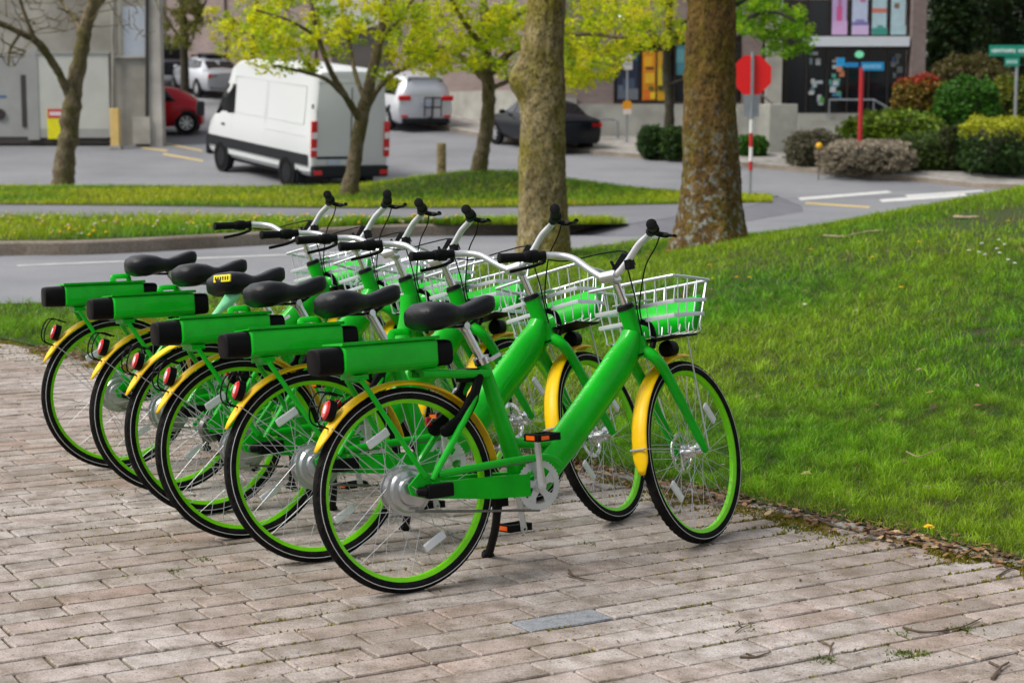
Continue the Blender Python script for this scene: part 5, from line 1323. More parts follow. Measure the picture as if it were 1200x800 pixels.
# left wing, turning away up the street
A0, A1, A2 = np.array((2.45, 54.5)), np.array((-2.7, 62.5)), np.array((-19., 86.))
def wingseg(mb, a, b, z0, z1, th=.4, off=0.):
    d = b-a; d = d/np.linalg.norm(d); n = np.array((-d[1], d[0])); n = n if n[1] < 0 else -n    # towards the street
    P = [a+n*off, b+n*off, b-n*th, a-n*th]
    V = [(p[0]-org[0], p[1]-org[1], z-org[2]) for z in (z0, z1) for p in P]
    mb.add(V, [(0, 1, 2, 3), (4, 7, 6, 5), (0, 4, 5, 1), (1, 5, 6, 2), (2, 6, 7, 3), (3, 7, 4, 0)]); return mb
wingseg(MB(), A0, A1, 0, 11).build('wall', M['pinkbrick'], B); wingseg(MB(), A1, A2, 0, 12.5).build('wall', M['pinkbrick'], B)
wingseg(MB(), A0, A1, 0, 2.6, .3, .12).build('base_wall', M['conc2'], B)
def on(a, b, t): return a+(b-a)*t
for t0, t1, z0, z1 in ((.10, .16, 3.2, 4.4), (.62, .68, 3.2, 4.4)): wingseg(MB(), on(A0, A1, t0), on(A0, A1, t1), z0, z1, .02, .03).build('vent', M['frame'], B)
for t in (.02, .30, .58, .86): wingseg(MB(), on(A1, A2, t), on(A1, A2, t+.012), 2, 12.4, .02, .14).build('pilaster', M['pinkbrick'], B)
wingseg(MB(), on(A1, A2, .10), on(A1, A2, .26), 2.2, 4.9, .02, .03).build('loading_door', M['frame'], B)
wingseg(MB(), on(A1, A2, .08), on(A1, A2, .28), 5.0, 6.2, .02, .6).build('canopy', M['panelgrey'], B)
wingseg(MB(), on(A1, A2, .80), on(A1, A2, .98), 4.2, 8., .02, .03).build('garage_opening', M['frame'], B)
# white globe lamp under the soffit
gl_ = MB(); p = atd(729, 19, BY-1.0); e = empty('globe_lamp', (p[0], p[1], p[2])); tag(e, 'round white globe lamp on a bracket above the posters', 'lamp')
M['globe'] = mat('lit_globe', (.95, .93, .80), .4, emit=1.2)
gl_.sphere((0, 0, 0), .12, 14, 10); gl_.build('globe', M['globe'], e); br = MB(); br.tube([(0, .0, .12), (0, .1, .25), (0, 1.0, .28)], .02, 6); br.build('bracket', M['frame'], e)
# concrete block with a rail beside the entrance
pb_ = np.array(atd(901, 178, 49.6)); pb_[2] = zt1(pb_[0], pb_[1]); K = empty('planter_block', pb_); tag(K, 'weathered concrete block wall beside the entrance steps', 'wall')
mb = MB(); a, b = atd(868, 178, 49.6), atd(935, 122, 49.6); Hh = b[2]-pb_[2]
mb.prism([(a[0]-pb_[0], .9), (.0, 0), (b[0]-pb_[0], .0), (b[0]-pb_[0], 2.4), (a[0]-pb_[0], 2.4)], -.1, Hh, 'z'); mb.build('block', M['conc2'], K, bevel=.02)
mb = MB(); mb.tube(spl([(-.5, .9, Hh), (-.5, .9, Hh+.35), (-.2, .7, Hh+.3), (.15, .4, Hh)], 4), .03, 8); mb.build('rail', M['frame'], K)

# --- concrete building on the left
LY = 52.6; lorg = np.array((-13., LY, 0.)); LB = empty('concrete_building', lorg); tag(LB, 'grey concrete utility building with off-white door panels and downpipes', 'building')
def lf(name, u0, v0, u1, v1, m, front=0., th=.25, **k):
    mb = MB(); facebox(mb, u0, v0, u1, v1, LY, th, lorg, front); return mb.build(name, m, LB, **k)
lf('wall', -420, -140, 131, 63, M['conc1'], 0, 6.); lf('wall', -420, 63, 131, 176, M['conc1'], -.25, 5.7)
lf('wall', 131, -140, 176, 176, M['conc1'], -.02, .9)
lf('door_panel', 43.5, 63, 127, 161, M['panelwhite'], .08, .2, bevel=.02); lf('panel_rim', 40, 60.5, 129, 63.4, M['panelgrey'], .12, .2)
lf('panel_foot', 43.5, 151, 127, 161.5, M['panelgrey'], .085, .2)
sw_ = lf('door_panel', -60, 64, 32, 161, M['panelgrey'], .05, .2, bevel=.02)
g = MB(); facebox(g, 26, 88, 32.5, 149, LY, .06, lorg, .08); g.build('slot', M['darkbase'], sw_)
g = MB(); facebox(g, -10, 112, 7, 114.5, LY, .01, lorg, .06); g.build('blue_lettering', flat((.03, .12, .30)), sw_)
g = MB(); p = atd(0, 134, LY-.06); g.lathe([(0, -.05), (.16, -.05), (.16, .0), (0, .0)], (p[0]-lorg[0], p[1]-lorg[1], p[2]-lorg[2]), 'y', 16); g.build('round_vent', M['frame'], sw_)
lf('pilaster', 33, 58, 43, 164, M['panelgrey'], .1, .2)
lf('plinth', -60, 160.8, 130, 168.5, M['darkbase'], .03, .3)
lf('window_panel', 145, 8, 171, 66, mat('bluish_panel', (.42, .46, .52), .4, var=.2, vscale=1.), .04, .1); lf('ledge', 131.5, 66, 175, 68, M['conc3'], .08, .2)
lf('pier', 175, -140, 183, 172, M['conc3'], .12, .5); lf('lower_block', 156, 137, 175.4, 169, M['conc3'], .22, .4)
for u in (132.5, 172): 
    mb = MB(); a, b = atd(u, 166, LY-.16), atd(u, -140, LY-.16); mb.tube([a-lorg, b-lorg], .05, 8); mb.build('downpipe', M['darkbase'] if u > 150 else M['conc1'], LB)
# sign on the panel
S = empty('warning_sign', atd(64.5, 162, LY-.16)); tag(S, 'yellow notice sign with red and white header on the door panel', 'sign')
so = np.array(S.location)
g = MB(); facebox(g, 56, 128, 73.5, 163, LY, .02, so, .14); g.build('board', flat((.78, .72, .005)), S)
g = MB(); facebox(g, 56, 128, 73.5, 138.5, LY, .006, so, .147); g.build('red_header', flat((.55, .02, .03)), S)
for k in range(5): g = MB(); facebox(g, 58.2+2.7*k, 131, 60.2+2.7*k, 135.5, LY, .004, so, .152); g.build('lettering', flat((.85, .78, .80)), S, smooth=0)
# yellow bollard
p = at(136, 174); K = empty('bollard', p); tag(K, 'square pale yellow bollard in front of the concrete building', 'bollard')
mb = MB(); hgt = 46*p[1]/FPX; mb.box((0, 0, hgt/2), (.26, .26, hgt)); mb.build('post', mat('bollard_yellow', (.72, .50, .17), .6, var=.15, vscale=3), K, bevel=.02); mb = MB(); mb.box((0, 0, .03), (.34, .34, .1)); mb.build('foot', M['concrete'], K)

# ------------------------------------------------------------------ signs and street furniture
def postobj(name, label, cat, u, vb, r, h, m, parts=True, Y=None, dz=0.):
    p = at(u, vb, dz) if Y is None else np.array(atd(u, vb, Y))
    e = empty(name, p); tag(e, label, cat)
    mb = MB(); mb.tube([(0, 0, -.1), (0, 0, h)], r, 10); mb.build('post', m, e); return e, p
# stop sign seen from behind
e, p = postobj('stop_sign', 'red octagonal stop sign seen from behind on a striped steel post', 'sign', 879, 231, .028, 2.72, M['steel'], dz=IS)
sc1 = p[1]/FPX; zc = atd(879, 88, p[1])[2]-p[2]; rO = 22.5*sc1/math.cos(math.pi/8)
mb = MB(); mb.prism([(rO*math.cos(math.pi/8+math.pi/4*k), zc+rO*math.sin(math.pi/8+math.pi/4*k)) for k in range(8)], .034, .04); mb.build('octagon', mat('sign_red', (.78, .010, .010), .4), e, smooth=0)
z1 = atd(0, 137, p[1])[2]-p[2]; z0 = atd(0, 111, p[1])[2]-p[2]; mb = MB(); mb.box((0, .04, (z0+z1)/2), (18*sc1, .008, z0-z1)); mb.build('lower_plate', M['steel'], e)
vs_ = [140, 156, 172, 189, 200]
for k in range(4):
    za, zb_ = atd(0, vs_[k], p[1])[2]-p[2], atd(0, vs_[k+1], p[1])[2]-p[2]; mb = MB(); mb.tube([(0, 0, zb_), (0, 0, za-.004)], .036, 10); mb.build('reflective_sleeve', flat((.8, .8, .8)) if k % 2 == 0 else flat((.55, .02, .02)), e)
mb = MB(); mb.box((0, -.02, z0+.25), (.05, .035, .9)); mb.build('bracket', M['steel'], e)
# parking sign by the kerb
e, p = postobj('parking_sign', 'thin post with a white parking sign and an orange and white plate', 'sign', 734.5, 171, .028, 2.6, M['steel'])
p2_ = p[1]/FPX; mb = MB(); a, b = atd(730, 82, p[1]), atd(741.5, 63, p[1]); mb.box((0, -.035, (a[2]+b[2])/2-p[2]), (b[0]-a[0], .01, b[2]-a[2])); pl_ = mb.build('plate', flat((.62, .56, .55)), e)
for zz, cc in ((.62, (.45, .22, .22)), (.35, (.25, .33, .38))): mb = MB(); mb.box((0, -.043, a[2]-p[2]+(b[2]-a[2])*zz), (.2, .004, .04)); mb.build('lettering', flat(cc), pl_)
zc = atd(0, 123.5, p[1])[2]-p[2]; mb = MB(); mb.lathe([(0, -.045), (.15, -.045), (.15, -.035), (0, -.035)], (0, 0, zc), 'y', 18); mb.build('orange_disc', flat((.72, .30, .01)), e)
mb = MB(); mb.box((0, -.052, zc-.19), (.24, .01, .15)); mb.build('small_plate', flat((.72, .62, .60)), e)
# bicycle rack
p = at(714, 168); e = empty('bicycle_rack', p); tag(e, 'grey tubular hoop bicycle rack on the far pavement', 'bike rack'); k = p[1]/FPX
mb = MB(); mb.tube(spl([(-17*k, 0, -.1), (-17*k, 0, .55), (-15.5*k, 0, .66), (-12*k, 0, .70), (6*k, .3, .70), (9*k, .3, .66), (10.5*k, .3, .55), (10.5*k, .3, -.1)], 4), .03, 8); mb.build('hoop', M['steel'], e)
# street name sign on the right
e, p = postobj('street_name_sign', 'green street name signs with white lettering on a steel post', 'sign', 1187, 209, .04, 2.95, M['steel'], Y=None)
def plate(e, p, u0, v0, u1, v1, c, nm='name_plate', dY=0.):
    a, b = atd(u0, v1, p[1]-.05+dY), atd(u1, v0, p[1]-.05+dY); mb = MB(); mb.box(((a[0]+b[0])/2-p[0], -.05+dY, (a[2]+b[2])/2-p[2]), (b[0]-a[0], .012, b[2]-a[2])); return mb.build(nm, flat(c), e)
GS = (.005, .26, .17)
a_ = plate(e, p, 1159, 53, 1222, 66, GS); b_ = plate(e, p, 1177, 67, 1195, 78, GS)
rq = random.Random(8); u = 1162.
while u < 1216:
    wd = rq.uniform(1.2, 2.6); plate(a_, p, u, 57.5+rq.uniform(-.6, .6), u+wd, 62+rq.uniform(-.5, .5), (.62, .8, .76), 'lettering', -.012).parent = a_; u += wd+rq.uniform(.5, 1.1)+(3 if 1186 < u < 1189 else 0)
for k in range(4): plate(b_, p, 1179.5+3.4*k, 70.5, 1181.8+3.4*k, 75, (.4, .66, .62), 'lettering', -.012)
# red post with blue finger signs
e, p = postobj('finger_post', 'red post with blue finger signs standing among the shrubs', 'sign', 1007, 196, .06, 2.5, mat('post_red', (.42, .012, .02), .45), Y=44.6)
p = np.array(e.location); hz = atd(1007, 79, p[1])[2]-p[2]
for ch in e.children: ch.scale = (1, 1, hz/2.5)
a_ = plate(e, p, 1009, 73, 1036, 83, (.005, .26, .55), 'finger_board'); b_ = plate(e, p, 990, 73.5, 1006, 79, (.01, .22, .50), 'finger_board'); plate(e, p, 980, 68, 990, 78, (.008, .30, .62), 'round_badge')
for k in range(6): plate(a_, p, 1012+3.6*k, 76, 1014.2+3.6*k, 80.5, (.25, .55, .75), 'lettering', -.012)
# wooden post on the island
p = at(517.5, 214, IS); p[2] += float(isl(p[0], p[1]))*.7; e = empty('wooden_post', p); tag(e, 'mossy round-topped wooden post on the island lawn', 'post'); k = p[1]/FPX
mb = MB(); hh = 46*k; mb.tube([(0, 0, -.3), (0, 0, hh*.6), (0, 0, hh-.05), (0, 0, hh-.015), (0, 0, hh)], [5.6*k, 5.4*k, 5.3*k, 4.6*k, 2.5*k], 14); mb.build('shaft', M['bark1'], e)
# yellow ball on the clipped shrub
p = atd(960, 171, 44.2); e = empty('marker_ball', (p[0], p[1], zt1(p[0], p[1]))); tag(e, 'small orange-yellow ball marker on a stick before the clipped shrubs', 'marker')
mb = MB(); mb.sphere((0, 0, p[2]-zt1(p[0], p[1])), .085, 12, 9); mb.build('ball', flat((.8, .42, .01)), e); mb = MB(); mb.tube([(0, 0, -.1), (0, 0, p[2]-zt1(p[0], p[1])-.08)], .012, 6); mb.build('stick', M['frame'], e)

# ------------------------------------------------------------------ vehicles. Local frame: x forward, y left, z up, origin under the middle of the rear axle
M['carglass'] = mat('car_glass', (.004, .005, .007), .06, spec=.4, coat=.1)
M['blacktrim'] = mat('black_trim', (.018, .02, .023), .6, spec=.15)
M['rimmetal'] = mat('wheel_rim', (.55, .56, .58), .35, .7)
M['cartail'] = mat('tail_lamp_red', (.60, .01, .01), .25, coat=.4)
M['plate'] = mat('number_plate', (.45, .52, .62), .5, var=.1)
M['amber'] = mat('amber_lamp', (.7, .2, .01), .3)
def carpaint(n, c, metal=0., rough=.3): return mat(n, c, rough, metal, coat=.2, spec=.2)
def vehicle(name, label, cat, st, paint, wheels, wr, ww, side_win, rear_win, front_win, extras=None, dark_wheel=False, ncr=None):
    """st: stations (x, z_bottom, z_belt, z_top, half width, half width at the top)"""
    e = empty(name); tag(e, label, cat)
    S = np.array(st); xs_ = S[:, 0]
    def itp(x, k): return float(np.interp(x, xs_, S[:, k]))
    rings = []
    for (x, zb, zB, zT, w_, wt) in st:
        g = max(0., zT-zB)
        half = [(0, zb), (w_*.86, zb), (w_*.97, zb+.10), (w_, zb+(zB-zb)*.45), (w_*.995, zb+(zB-zb)*.75), (w_*.95, zB), (w_*.95+(wt-w_*.95)*.5, zB+g*.5), (wt, zT-min(.10, g*.25)), (wt*.90, zT-min(.025, g*.08)), (wt*.55, zT+.012), (0, zT+.02)]
        rings.append([(x, y, z) for y, z in half]+[(x, -y, z) for y, z in half[-2:0:-1]])
    mb = MB(); mb.loft(rings); mb.build('body', paint, e, smooth=40)
    def yside(x, z):
        zB, zT, w_, wt = itp(x, 2), itp(x, 3), itp(x, 4), itp(x, 5); g = max(zT-zB, 1e-3); q = np.clip((z-zB)/g, 0, 1); return w_*.95+(wt-w_*.95)*q+(.012 if q < .9 else .0)
    for s in (-1, 1):
        for poly in side_win:
            g = MB(); V = [(x, s*yside(x, z)*1.004, z) for x, z in poly]+[(x, s*(yside(x, z)-.03), z) for x, z in poly]; n = len(poly)
            g.add(V, [tuple(range(n)), tuple(range(n, 2*n))[::-1]]+[(i, (i+1) % n, n+(i+1) % n, n+i) for i in range(n)]); g.build('side_window', M['carglass'], e, smooth=0)
    for nm, wq in (('rear_window', rear_win), ('windscreen', front_win)):
        if wq:
            (x0, z0, w0), (x1, z1, w1_) = wq; dn = np.array((z1-z0, 0, -(x1-x0))); dn = dn/np.linalg.norm(dn)*(.012 if nm == 'windscreen' else -.012)
            if (nm == 'windscreen' and dn[0] < 0) or (nm == 'rear_window' and dn[0] > 0): dn = -dn
            V = [np.array(v)+dn for v in ((x0, w0, z0), (x0, -w0, z0), (x1, -w1_, z1), (x1, w1_, z1))]; V += [v-dn*2.2 for v in V]
            g = MB(); g.add(V, [(0, 1, 2, 3), (7, 6, 5, 4)]+[(i, (i+1) % 4, 4+(i+1) % 4, 4+i) for i in range(4)]); g.build(nm, M['carglass'], e, smooth=0)
    for x in wheels:
        for s in (-1, 1):
            hw = itp(x, 4)
            a = MB(); a.lathe([(0, s*(hw-.12)), (wr*1.17, s*(hw-.12)), (wr*1.17, s*(hw+.004)), (0, s*(hw+.004))], (x, 0, wr*1.04), 'y', 26); a.build('wheel_arch', M['blacktrim'], e)
            t = MB(); y0, y1 = hw-ww+.02, hw+.02
            t.lathe([(wr*.62, s*y0), (wr*.96, s*y0), (wr, s*(y0+.03)), (wr, s*(y1-.03)), (wr*.96, s*y1), (wr*.66, s*y1), (wr*.62, s*(y1-.03))], (x, 0, wr), 'y', 28); wh = t.build('wheel', M['rubber'], e)
            r = MB(); r.lathe([(0, s*(y1-.015)), (wr*.16, s*(y1-.012)), (wr*.18, s*(y1-.03))], (x, 0, wr), 'y', 16); r.lathe([(wr*.56, s*(y1-.05)), (wr*.60, s*(y1-.012)), (wr*.67, s*(y1-.010)), (wr*.67, s*(y1-.05))], (x, 0, wr), 'y', 24)
            for k in range(7):
                an = 2*math.pi*k/7; r.bar((x+wr*.12*math.cos(an), s*(y1-.02), wr+wr*.12*math.sin(an)), (x+wr*.60*math.cos(an), s*(y1-.018), wr+wr*.60*math.sin(an)), .02, wr*.17, up=(-math.sin(an), 0, math.cos(an)))
            r.build('rim', M['rimmetal'] if not dark_wheel else M['blacktrim'], wh)
    def bx(nm, c, d, m, bev=.01, par=None):
        q = MB(); q.box(c, d); return q.build(nm, m, par or e, bevel=bev)
    if extras: extras(e, bx)
    return e
def place(e, P0, P1):
    """rear axle middle over P0, front axle towards P1 (plan points), following the slope"""
    P0, P1 = np.array(P0[:2]), np.array(P1[:2]); d = P1-P0; L = np.linalg.norm(d); h = math.atan2(d[1], d[0])
    z0, z1 = zt1(*P0)-.02, zt1(*P1)-.02
    e.location = (P0[0], P0[1], z0); e.rotation_euler = (0, -math.atan2(z1-z0, L), h)
def from_wheel(px_rear, heading, hw, side):
    """plan position of the rear axle middle from the px of the rear wheel's contact on the given side (+1 left)"""
    p = at(*px_rear)[:2]; d = np.array((math.cos(heading), math.sin(heading))); n = np.array((-d[1], d[0])); return p-n*side*(hw-.1), d
# white high-roof van
WHITE = carpaint('van_white', (.60, .62, .62), 0, .4)
def van_ex(e, bx):
    s = MB()
    for y in (-1, 1):
        q = MB(); q.box((1.75, y*.992, .70), (5.6, .02, .24)); q.build('side_moulding', M['blacktrim'], e)
        q = MB(); q.box((4.62, y*1.13, 1.42), (.12, .22, .36)); q.build('mirror', M['blacktrim'], e, bevel=.05)
        q = MB(); q.box((3.55, y*.985, 1.13), (.20, .02, .05)); q.build('door_handle', M['blacktrim'], e)
        for (x0, x1, z0, z1) in ((-.75, 1.18, 1.35, 2.32), (1.28, 3.05, 1.35, 2.32)):
            ys_ = lambda z: y*(.9415-.0745*(z-1.45)+.001); z0 = 1.47
            loop = [(x0, ys_(z0), z0), (x1, ys_(z0), z0), (x1, ys_((z0+z1)/2), (z0+z1)/2), (x1, ys_(z1), z1), (x0, ys_(z1), z1), (x0, ys_((z0+z1)/2), (z0+z1)/2)]
            q = MB(); q.tube(loop, .007, 6, closed=True); q.build('panel_crease', M['crease'], e)
        q = MB()
        for xx in (1.23, 3.08): q.tube([(xx, y*.975, .62), (xx, y*.985, 1.1), (xx, y*.945, 1.45)], .006, 6)
        q.tube([(-.9, y*.972, 1.22), (1.2, y*.975, 1.22)], .012, 6); q.tube([(3.08, y*.98, 1.2), (4.3, y*.95, 1.12)], .006, 6)
        q.build('door_seam', M['crease'], e)
        tl_ = bx('tail_light', (-1.215, y*.915, 1.18), (.06, .15, .80), M['cartail'], .02)
        bx('clear_segment', (-1.25, y*.915, 1.26), (.012, .13, .14), M['refl'], .0, tl_); bx('clear_segment', (-1.25, y*.915, .96), (.012, .13, .05), M['refl'], .0, tl_)
        bx('bumper_reflector', (-1.285, y*.83, .44), (.02, .20, .10), M['cartail'], .01)
        bx('door_hinge', (-1.215, y*.96, 1.9), (.05, .03, .10), M['blacktrim'], .005)
        bx('mudflap', (-.52, y*.86, .30), (.03, .24, .34), M['blacktrim'], .005)
    bx('bumper', (-1.20, 0, .46), (.16, 1.92, .26), M['blacktrim'], .04); bx('front_bumper', (4.62, 0, .48), (.20, 1.9, .36), M['blacktrim'], .06)
    bx('door_gap', (-1.232, 0, 1.45), (.006, .018, 1.75), M['blacktrim'], 0); bx('handle_recess', (-1.232, -.10, 1.06), (.012, .14, .05), M['blacktrim'], .005)
    bx('step_line', (-1.232, .30, .765), (.012, 1.1, .05), M['blacktrim'], 0); bx('number_plate', (-1.236, .42, .67), (.012, .32, .13), M['plate'], 0)
    bx('rear_seam', (-1.228, 0, 2.42), (.01, 1.7, .02), M['crease'], 0)
    q = MB(); q.tube([(-1.2, .5, .26), (-.9, .5, .28)], .05, 8); q.build('exhaust', M['blacktrim'], e); bx('underbody', (1.6, 0, .32), (4.6, 1.5, .16), M['blacktrim'], .02)
M['crease'] = mat('panel_crease', (.50, .52, .52), .5)
van = vehicle('delivery_van', 'white high-roof delivery van driving past the island', 'van',
  [(-1.22, .42, 1.45, 2.55, .93, .80), (-1.18, .36, 1.45, 2.66, .97, .82), (-.9, .34, 1.45, 2.74, .985, .84), (1.0, .34, 1.45, 2.76, .99, .85), (2.6, .34, 1.45, 2.75, .99, .85), (3.1, .34, 1.45, 2.70, .99, .83), (3.45, .34, 1.45, 2.58, .99, .79), (3.75, .34, 1.42, 2.32, .985, .73), (4.1, .34, 1.32, 1.92, .975, .70), (4.4, .34, 1.20, 1.48, .96, .70), (4.58, .36, 1.10, 1.16, .92, .70), (4.70, .42, .95, 1.0, .84, .66)],
  WHITE, (0, 3.66), .345, .24, [[(2.98, 1.44), (4.12, 1.34), (3.98, 1.72), (3.72, 2.10), (3.02, 2.12)]], None, ((4.42, 1.42, .68), (3.72, 2.30, .70)), van_ex, dark_wheel=True)
hd = math.atan2(math.cos(R_(33)), -math.sin(R_(33)))
P0, d_ = from_wheel((342, 219), hd, .99, 1); van.scale = (1.06, 1.06, 1.06); place(van, P0, P0+d_*3.66)
# cars
def lights(rx, rz, hw, w_=.34, h_=.16, plate=True, pz=.75):
    def ex(e, bx):
        for y in (-1, 1): bx('tail_light', (rx, y*(hw-w_/2), rz), (.10, w_, h_), M['cartail'], .03)
        if plate: bx('number_plate', (rx-.035, 0, pz), (.02, .50, .15), M['plate'], 0)
        bx('bumper_trim', (rx+.02, 0, .42), (.12, hw*1.7, .10), M['blacktrim'], .03)
    return ex
def sedan(L0, scale=1., h=1.42):
    k = h/1.42
    return [(-1.02, .42, .92*k, .94*k, .70, .55), (-.95, .30, .97*k, 1.0*k, .80, .62), (-.55, .26, 1.0*k, 1.04*k, .86, .66), (-.30, .25, 1.0*k, 1.10*k, .875, .62), (.25, .24, .99*k, 1.37*k, .885, .58), (.6, .24, .98*k, 1.42*k, .89, .60), (1.3, .24, .96*k, 1.42*k, .89, .60), (1.75, .24, .95*k, 1.33*k, .89, .60), (2.35, .24, .93*k, 1.0*k, .885, .64), (2.75, .25, .86*k, .90*k, .87, .66), (3.25, .28, .78*k, .80*k, .82, .62), (3.48, .36, .66*k, .68*k, .68, .5)]
SWIN = [[(-.10, 1.05), (.62, 1.03), (.60, 1.36), (.28, 1.33)], [(.68, 1.03), (1.42, 1.01), (1.40, 1.36), (.66, 1.36)], [(1.48, 1.01), (2.18, 1.0), (1.72, 1.28), (1.46, 1.35)]]
def sed(name, label, h, paint, extra=None):
    k = h/1.42
    def ex(e, bx):
        lights(-.97, .84*k, .80, .36, .15, True, .70*k)(e, bx)
        for y in (-1, 1):
            bx('mirror', (1.95, y*.98, 1.0*k), (.12, .18, .12), paint, .04)
            for x in (.65, 1.45): bx('door_handle', (x-.12, y*.893, .84*k), (.16, .03, .03), paint, .01)
        if extra: extra(e, bx)
    return vehicle(name, label, 'car', sedan(0, 1, h), paint, (0, 2.62), .32, .21, [[(x, z*k) for x, z in q] for q in SWIN], ((-.42, 1.05*k, .58), (.16, 1.33*k, .52)), ((2.30, 1.02*k, .60), (1.82, 1.32*k, .54)), ex)
c = sed('parked_car', 'black sedan parked at the kerb before the brick building', 1.42, carpaint('black_blue_paint', (.004, .006, .010), .0, .3))
hd2 = math.atan2(.90, -.43); P0, d_ = from_wheel((628, 178), hd2, .88, 1); place(c, P0, P0+d_*2.62)
def rack(e, bx):
    for x in (.45, 1.25): 
        q = MB(); q.tube([(x, -.66, 1.50), (x, .66, 1.50)], .025, 6); q.build('roof_bar', M['blacktrim'], e)
        for y in (-.6, .6): bx('bar_foot', (x, y, 1.46), (.08, .06, .09), M['blacktrim'], .01)
    bx('roof_box', (.85, -.1, 1.56), (1.0, .9, .07), M['blacktrim'], .03)
c = sed('parked_car', 'silver sedan with a black roof rack, uphill behind the red car', 1.44, carpaint('silver_paint_car', (.50, .52, .56), .6, .3), rack)
hd3 = math.atan2(.86, -.52); P0, d_ = from_wheel((233, 114), hd3, .88, 1); place(c, P0, P0+d_*2.62)
# red rounded hatchback
REDP = carpaint('red_paint', (.42, .006, .014), .1, .25)
def beetle_ex(e, bx):
    for y in (-1, 1):
        q = MB()
        for x in (0, 2.51): 
            V = [[(x+.46*math.cos(a), y*(.80+w_), .33+.46*math.sin(a)) for w_ in (0, .09, .10)] for a in [R_(-5+190*i/14) for i in range(15)]]
            q.loft(V, closed=False, cap=False)
        q.build('fender_arch', REDP, e, solid=.02)
        bx('tail_light', (-.48, y*.62, .72), (.08, .2, .2), M['cartail'], .06)
    bx('number_plate', (-.53, 0, .6), (.02, .5, .14), M['plate'], 0)
c = vehicle('parked_car', 'red rounded hatchback emerging from behind the concrete building', 'car',
  [(-.52, .36, .60, .62, .55, .40), (-.47, .28, .80, .84, .74, .50), (-.36, .24, .92, 1.02, .80, .55), (-.08, .22, .96, 1.24, .84, .56), (.3, .22, .97, 1.42, .855, .58), (.9, .22, .96, 1.50, .86, .60), (1.4, .22, .95, 1.47, .86, .60), (1.9, .22, .94, 1.28, .86, .60), (2.3, .24, .92, 1.0, .84, .60), (2.7, .26, .84, .88, .80, .56), (3.1, .3, .70, .72, .70, .48), (3.25, .38, .55, .57, .55, .4)],
  REDP, (0, 2.51), .325, .21, [[(.30, 1.0), (.98, 1.0), (.96, 1.43), (.62, 1.36)], [(1.04, 1.0), (2.1, .98), (1.82, 1.26), (1.45, 1.41), (1.02, 1.43)]], ((-.26, 1.10, .46), (.2, 1.37, .48)), ((2.28, 1.02, .56), (1.72, 1.40, .54)), beetle_ex)
hd4 = math.atan2(-.13, -.99); P0, d_ = from_wheel((219, 158.5), hd4, .85, 1); place(c, P0, P0+d_*2.51)
# silver minivan
SILV = carpaint('pale_silver_paint', (.60, .62, .66), .4, .3)
def mv_ex(e, bx):
    for y in (-1, 1): bx('tail_light', (-1.0, y*.72, 1.08), (.10, .42, .17), M['cartail'], .04); bx('reflector', (-1.06, y*.72, .50), (.03, .22, .07), M['cartail'], .01)
    bx('number_plate', (-1.07, 0, .86), (.02, .42, .14), M['plate'], 0); bx('bumper_trim', (-1.05, 0, .36), (.12, 1.6, .16), M['blacktrim'], .03); bx('roof_spoiler', (-.80, 0, 1.74), (.30, 1.2, .05), SILV, .02)
    q = MB()
    q.tube([(-1.08, -.1, .45), (-1.35, -.1, .50), (-1.42, -.1, 1.15)], .035, 8)
    for z in (1.12, .82): q.tube([(-1.42, -.38, z), (-1.42, .18, z)], .025, 6)
    for y in (-.38, .18): q.tube([(-1.42, y, .52), (-1.42, y, 1.12)], .022, 6)
    q.build('bicycle_carrier', M['blacktrim'], e)
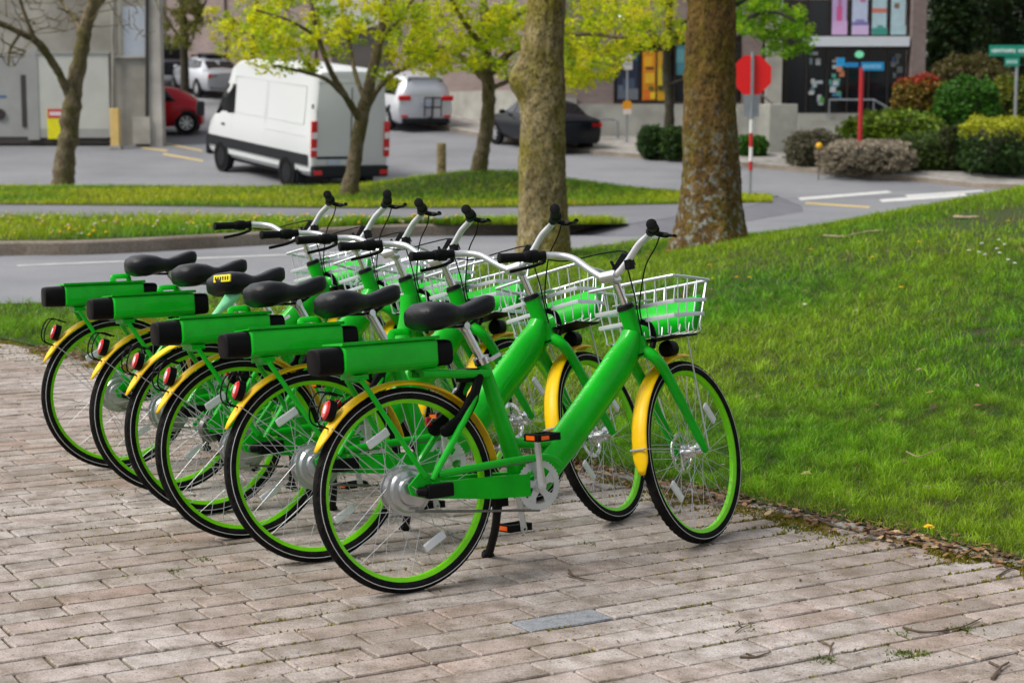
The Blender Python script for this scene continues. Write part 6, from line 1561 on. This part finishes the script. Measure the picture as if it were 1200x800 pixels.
c = vehicle('parked_car', 'pale silver minivan with a folded bicycle carrier on its tailgate', 'minivan',
  [(-1.02, .40, 1.10, 1.16, .82, .62), (-.98, .30, 1.10, 1.40, .90, .66), (-.82, .26, 1.08, 1.70, .95, .66), (-.3, .24, 1.07, 1.76, .97, .68), (1.2, .24, 1.05, 1.78, .98, .69), (2.0, .24, 1.04, 1.72, .98, .68), (2.7, .24, 1.02, 1.36, .97, .68), (3.2, .26, .98, 1.06, .95, .7), (3.7, .3, .86, .90, .88, .66), (3.95, .38, .72, .74, .74, .5)],
  SILV, (0, 2.95), .335, .22, [[(-.55, 1.14), (.55, 1.12), (.55, 1.62), (-.45, 1.62)], [(.62, 1.12), (1.7, 1.10), (1.66, 1.62), (.62, 1.63)], [(1.78, 1.10), (2.75, 1.08), (2.05, 1.58), (1.78, 1.60)]], ((-1.0, 1.18, .66), (-.84, 1.64, .58)), ((3.1, 1.08, .66), (2.1, 1.66, .60)), mv_ex)
hd5 = math.atan2(.93, -.36); p = at(487, 151); place(c, p, p[:2]+np.array((math.cos(hd5), math.sin(hd5)))*2.95)
# dark pickup at the top of the street
DKP = carpaint('dark_grey_paint', (.018, .020, .026), .3, .3)
def pk_ex(e, bx):
    for y in (-1, 1): bx('tail_light', (-1.28, y*.80, 1.0), (.06, .14, .3), M['amber'], .02)
    bx('bumper', (-1.32, 0, .55), (.14, 1.8, .2), M['rimmetal'], .03)
c = vehicle('parked_car', 'dark grey pickup at the top of the street beside the silver sedan', 'pickup',
  [(-1.28, .5, 1.12, 1.14, .86, .8), (-1.2, .42, 1.18, 1.2, .93, .86), (.55, .40, 1.18, 1.2, .95, .86), (.62, .40, 1.18, 1.78, .95, .70), (1.9, .40, 1.16, 1.82, .95, .72), (2.5, .40, 1.14, 1.5, .95, .7), (2.9, .40, 1.12, 1.16, .94, .75), (3.9, .45, 1.02, 1.05, .9, .72), (4.1, .52, .9, .92, .82, .6)],
  DKP, (0, 3.3), .38, .26, [[(.75, 1.24), (1.6, 1.22), (1.6, 1.68), (.78, 1.68)], [(1.68, 1.22), (2.55, 1.2), (2.0, 1.66), (1.68, 1.68)]], ((.60, 1.26, .66), (.62, 1.70, .60)), ((2.85, 1.18, .68), (2.1, 1.70, .62)), pk_ex)
p = at(196, 104); place(c, p, p[:2]+np.array((-.52, .86))*3.3)
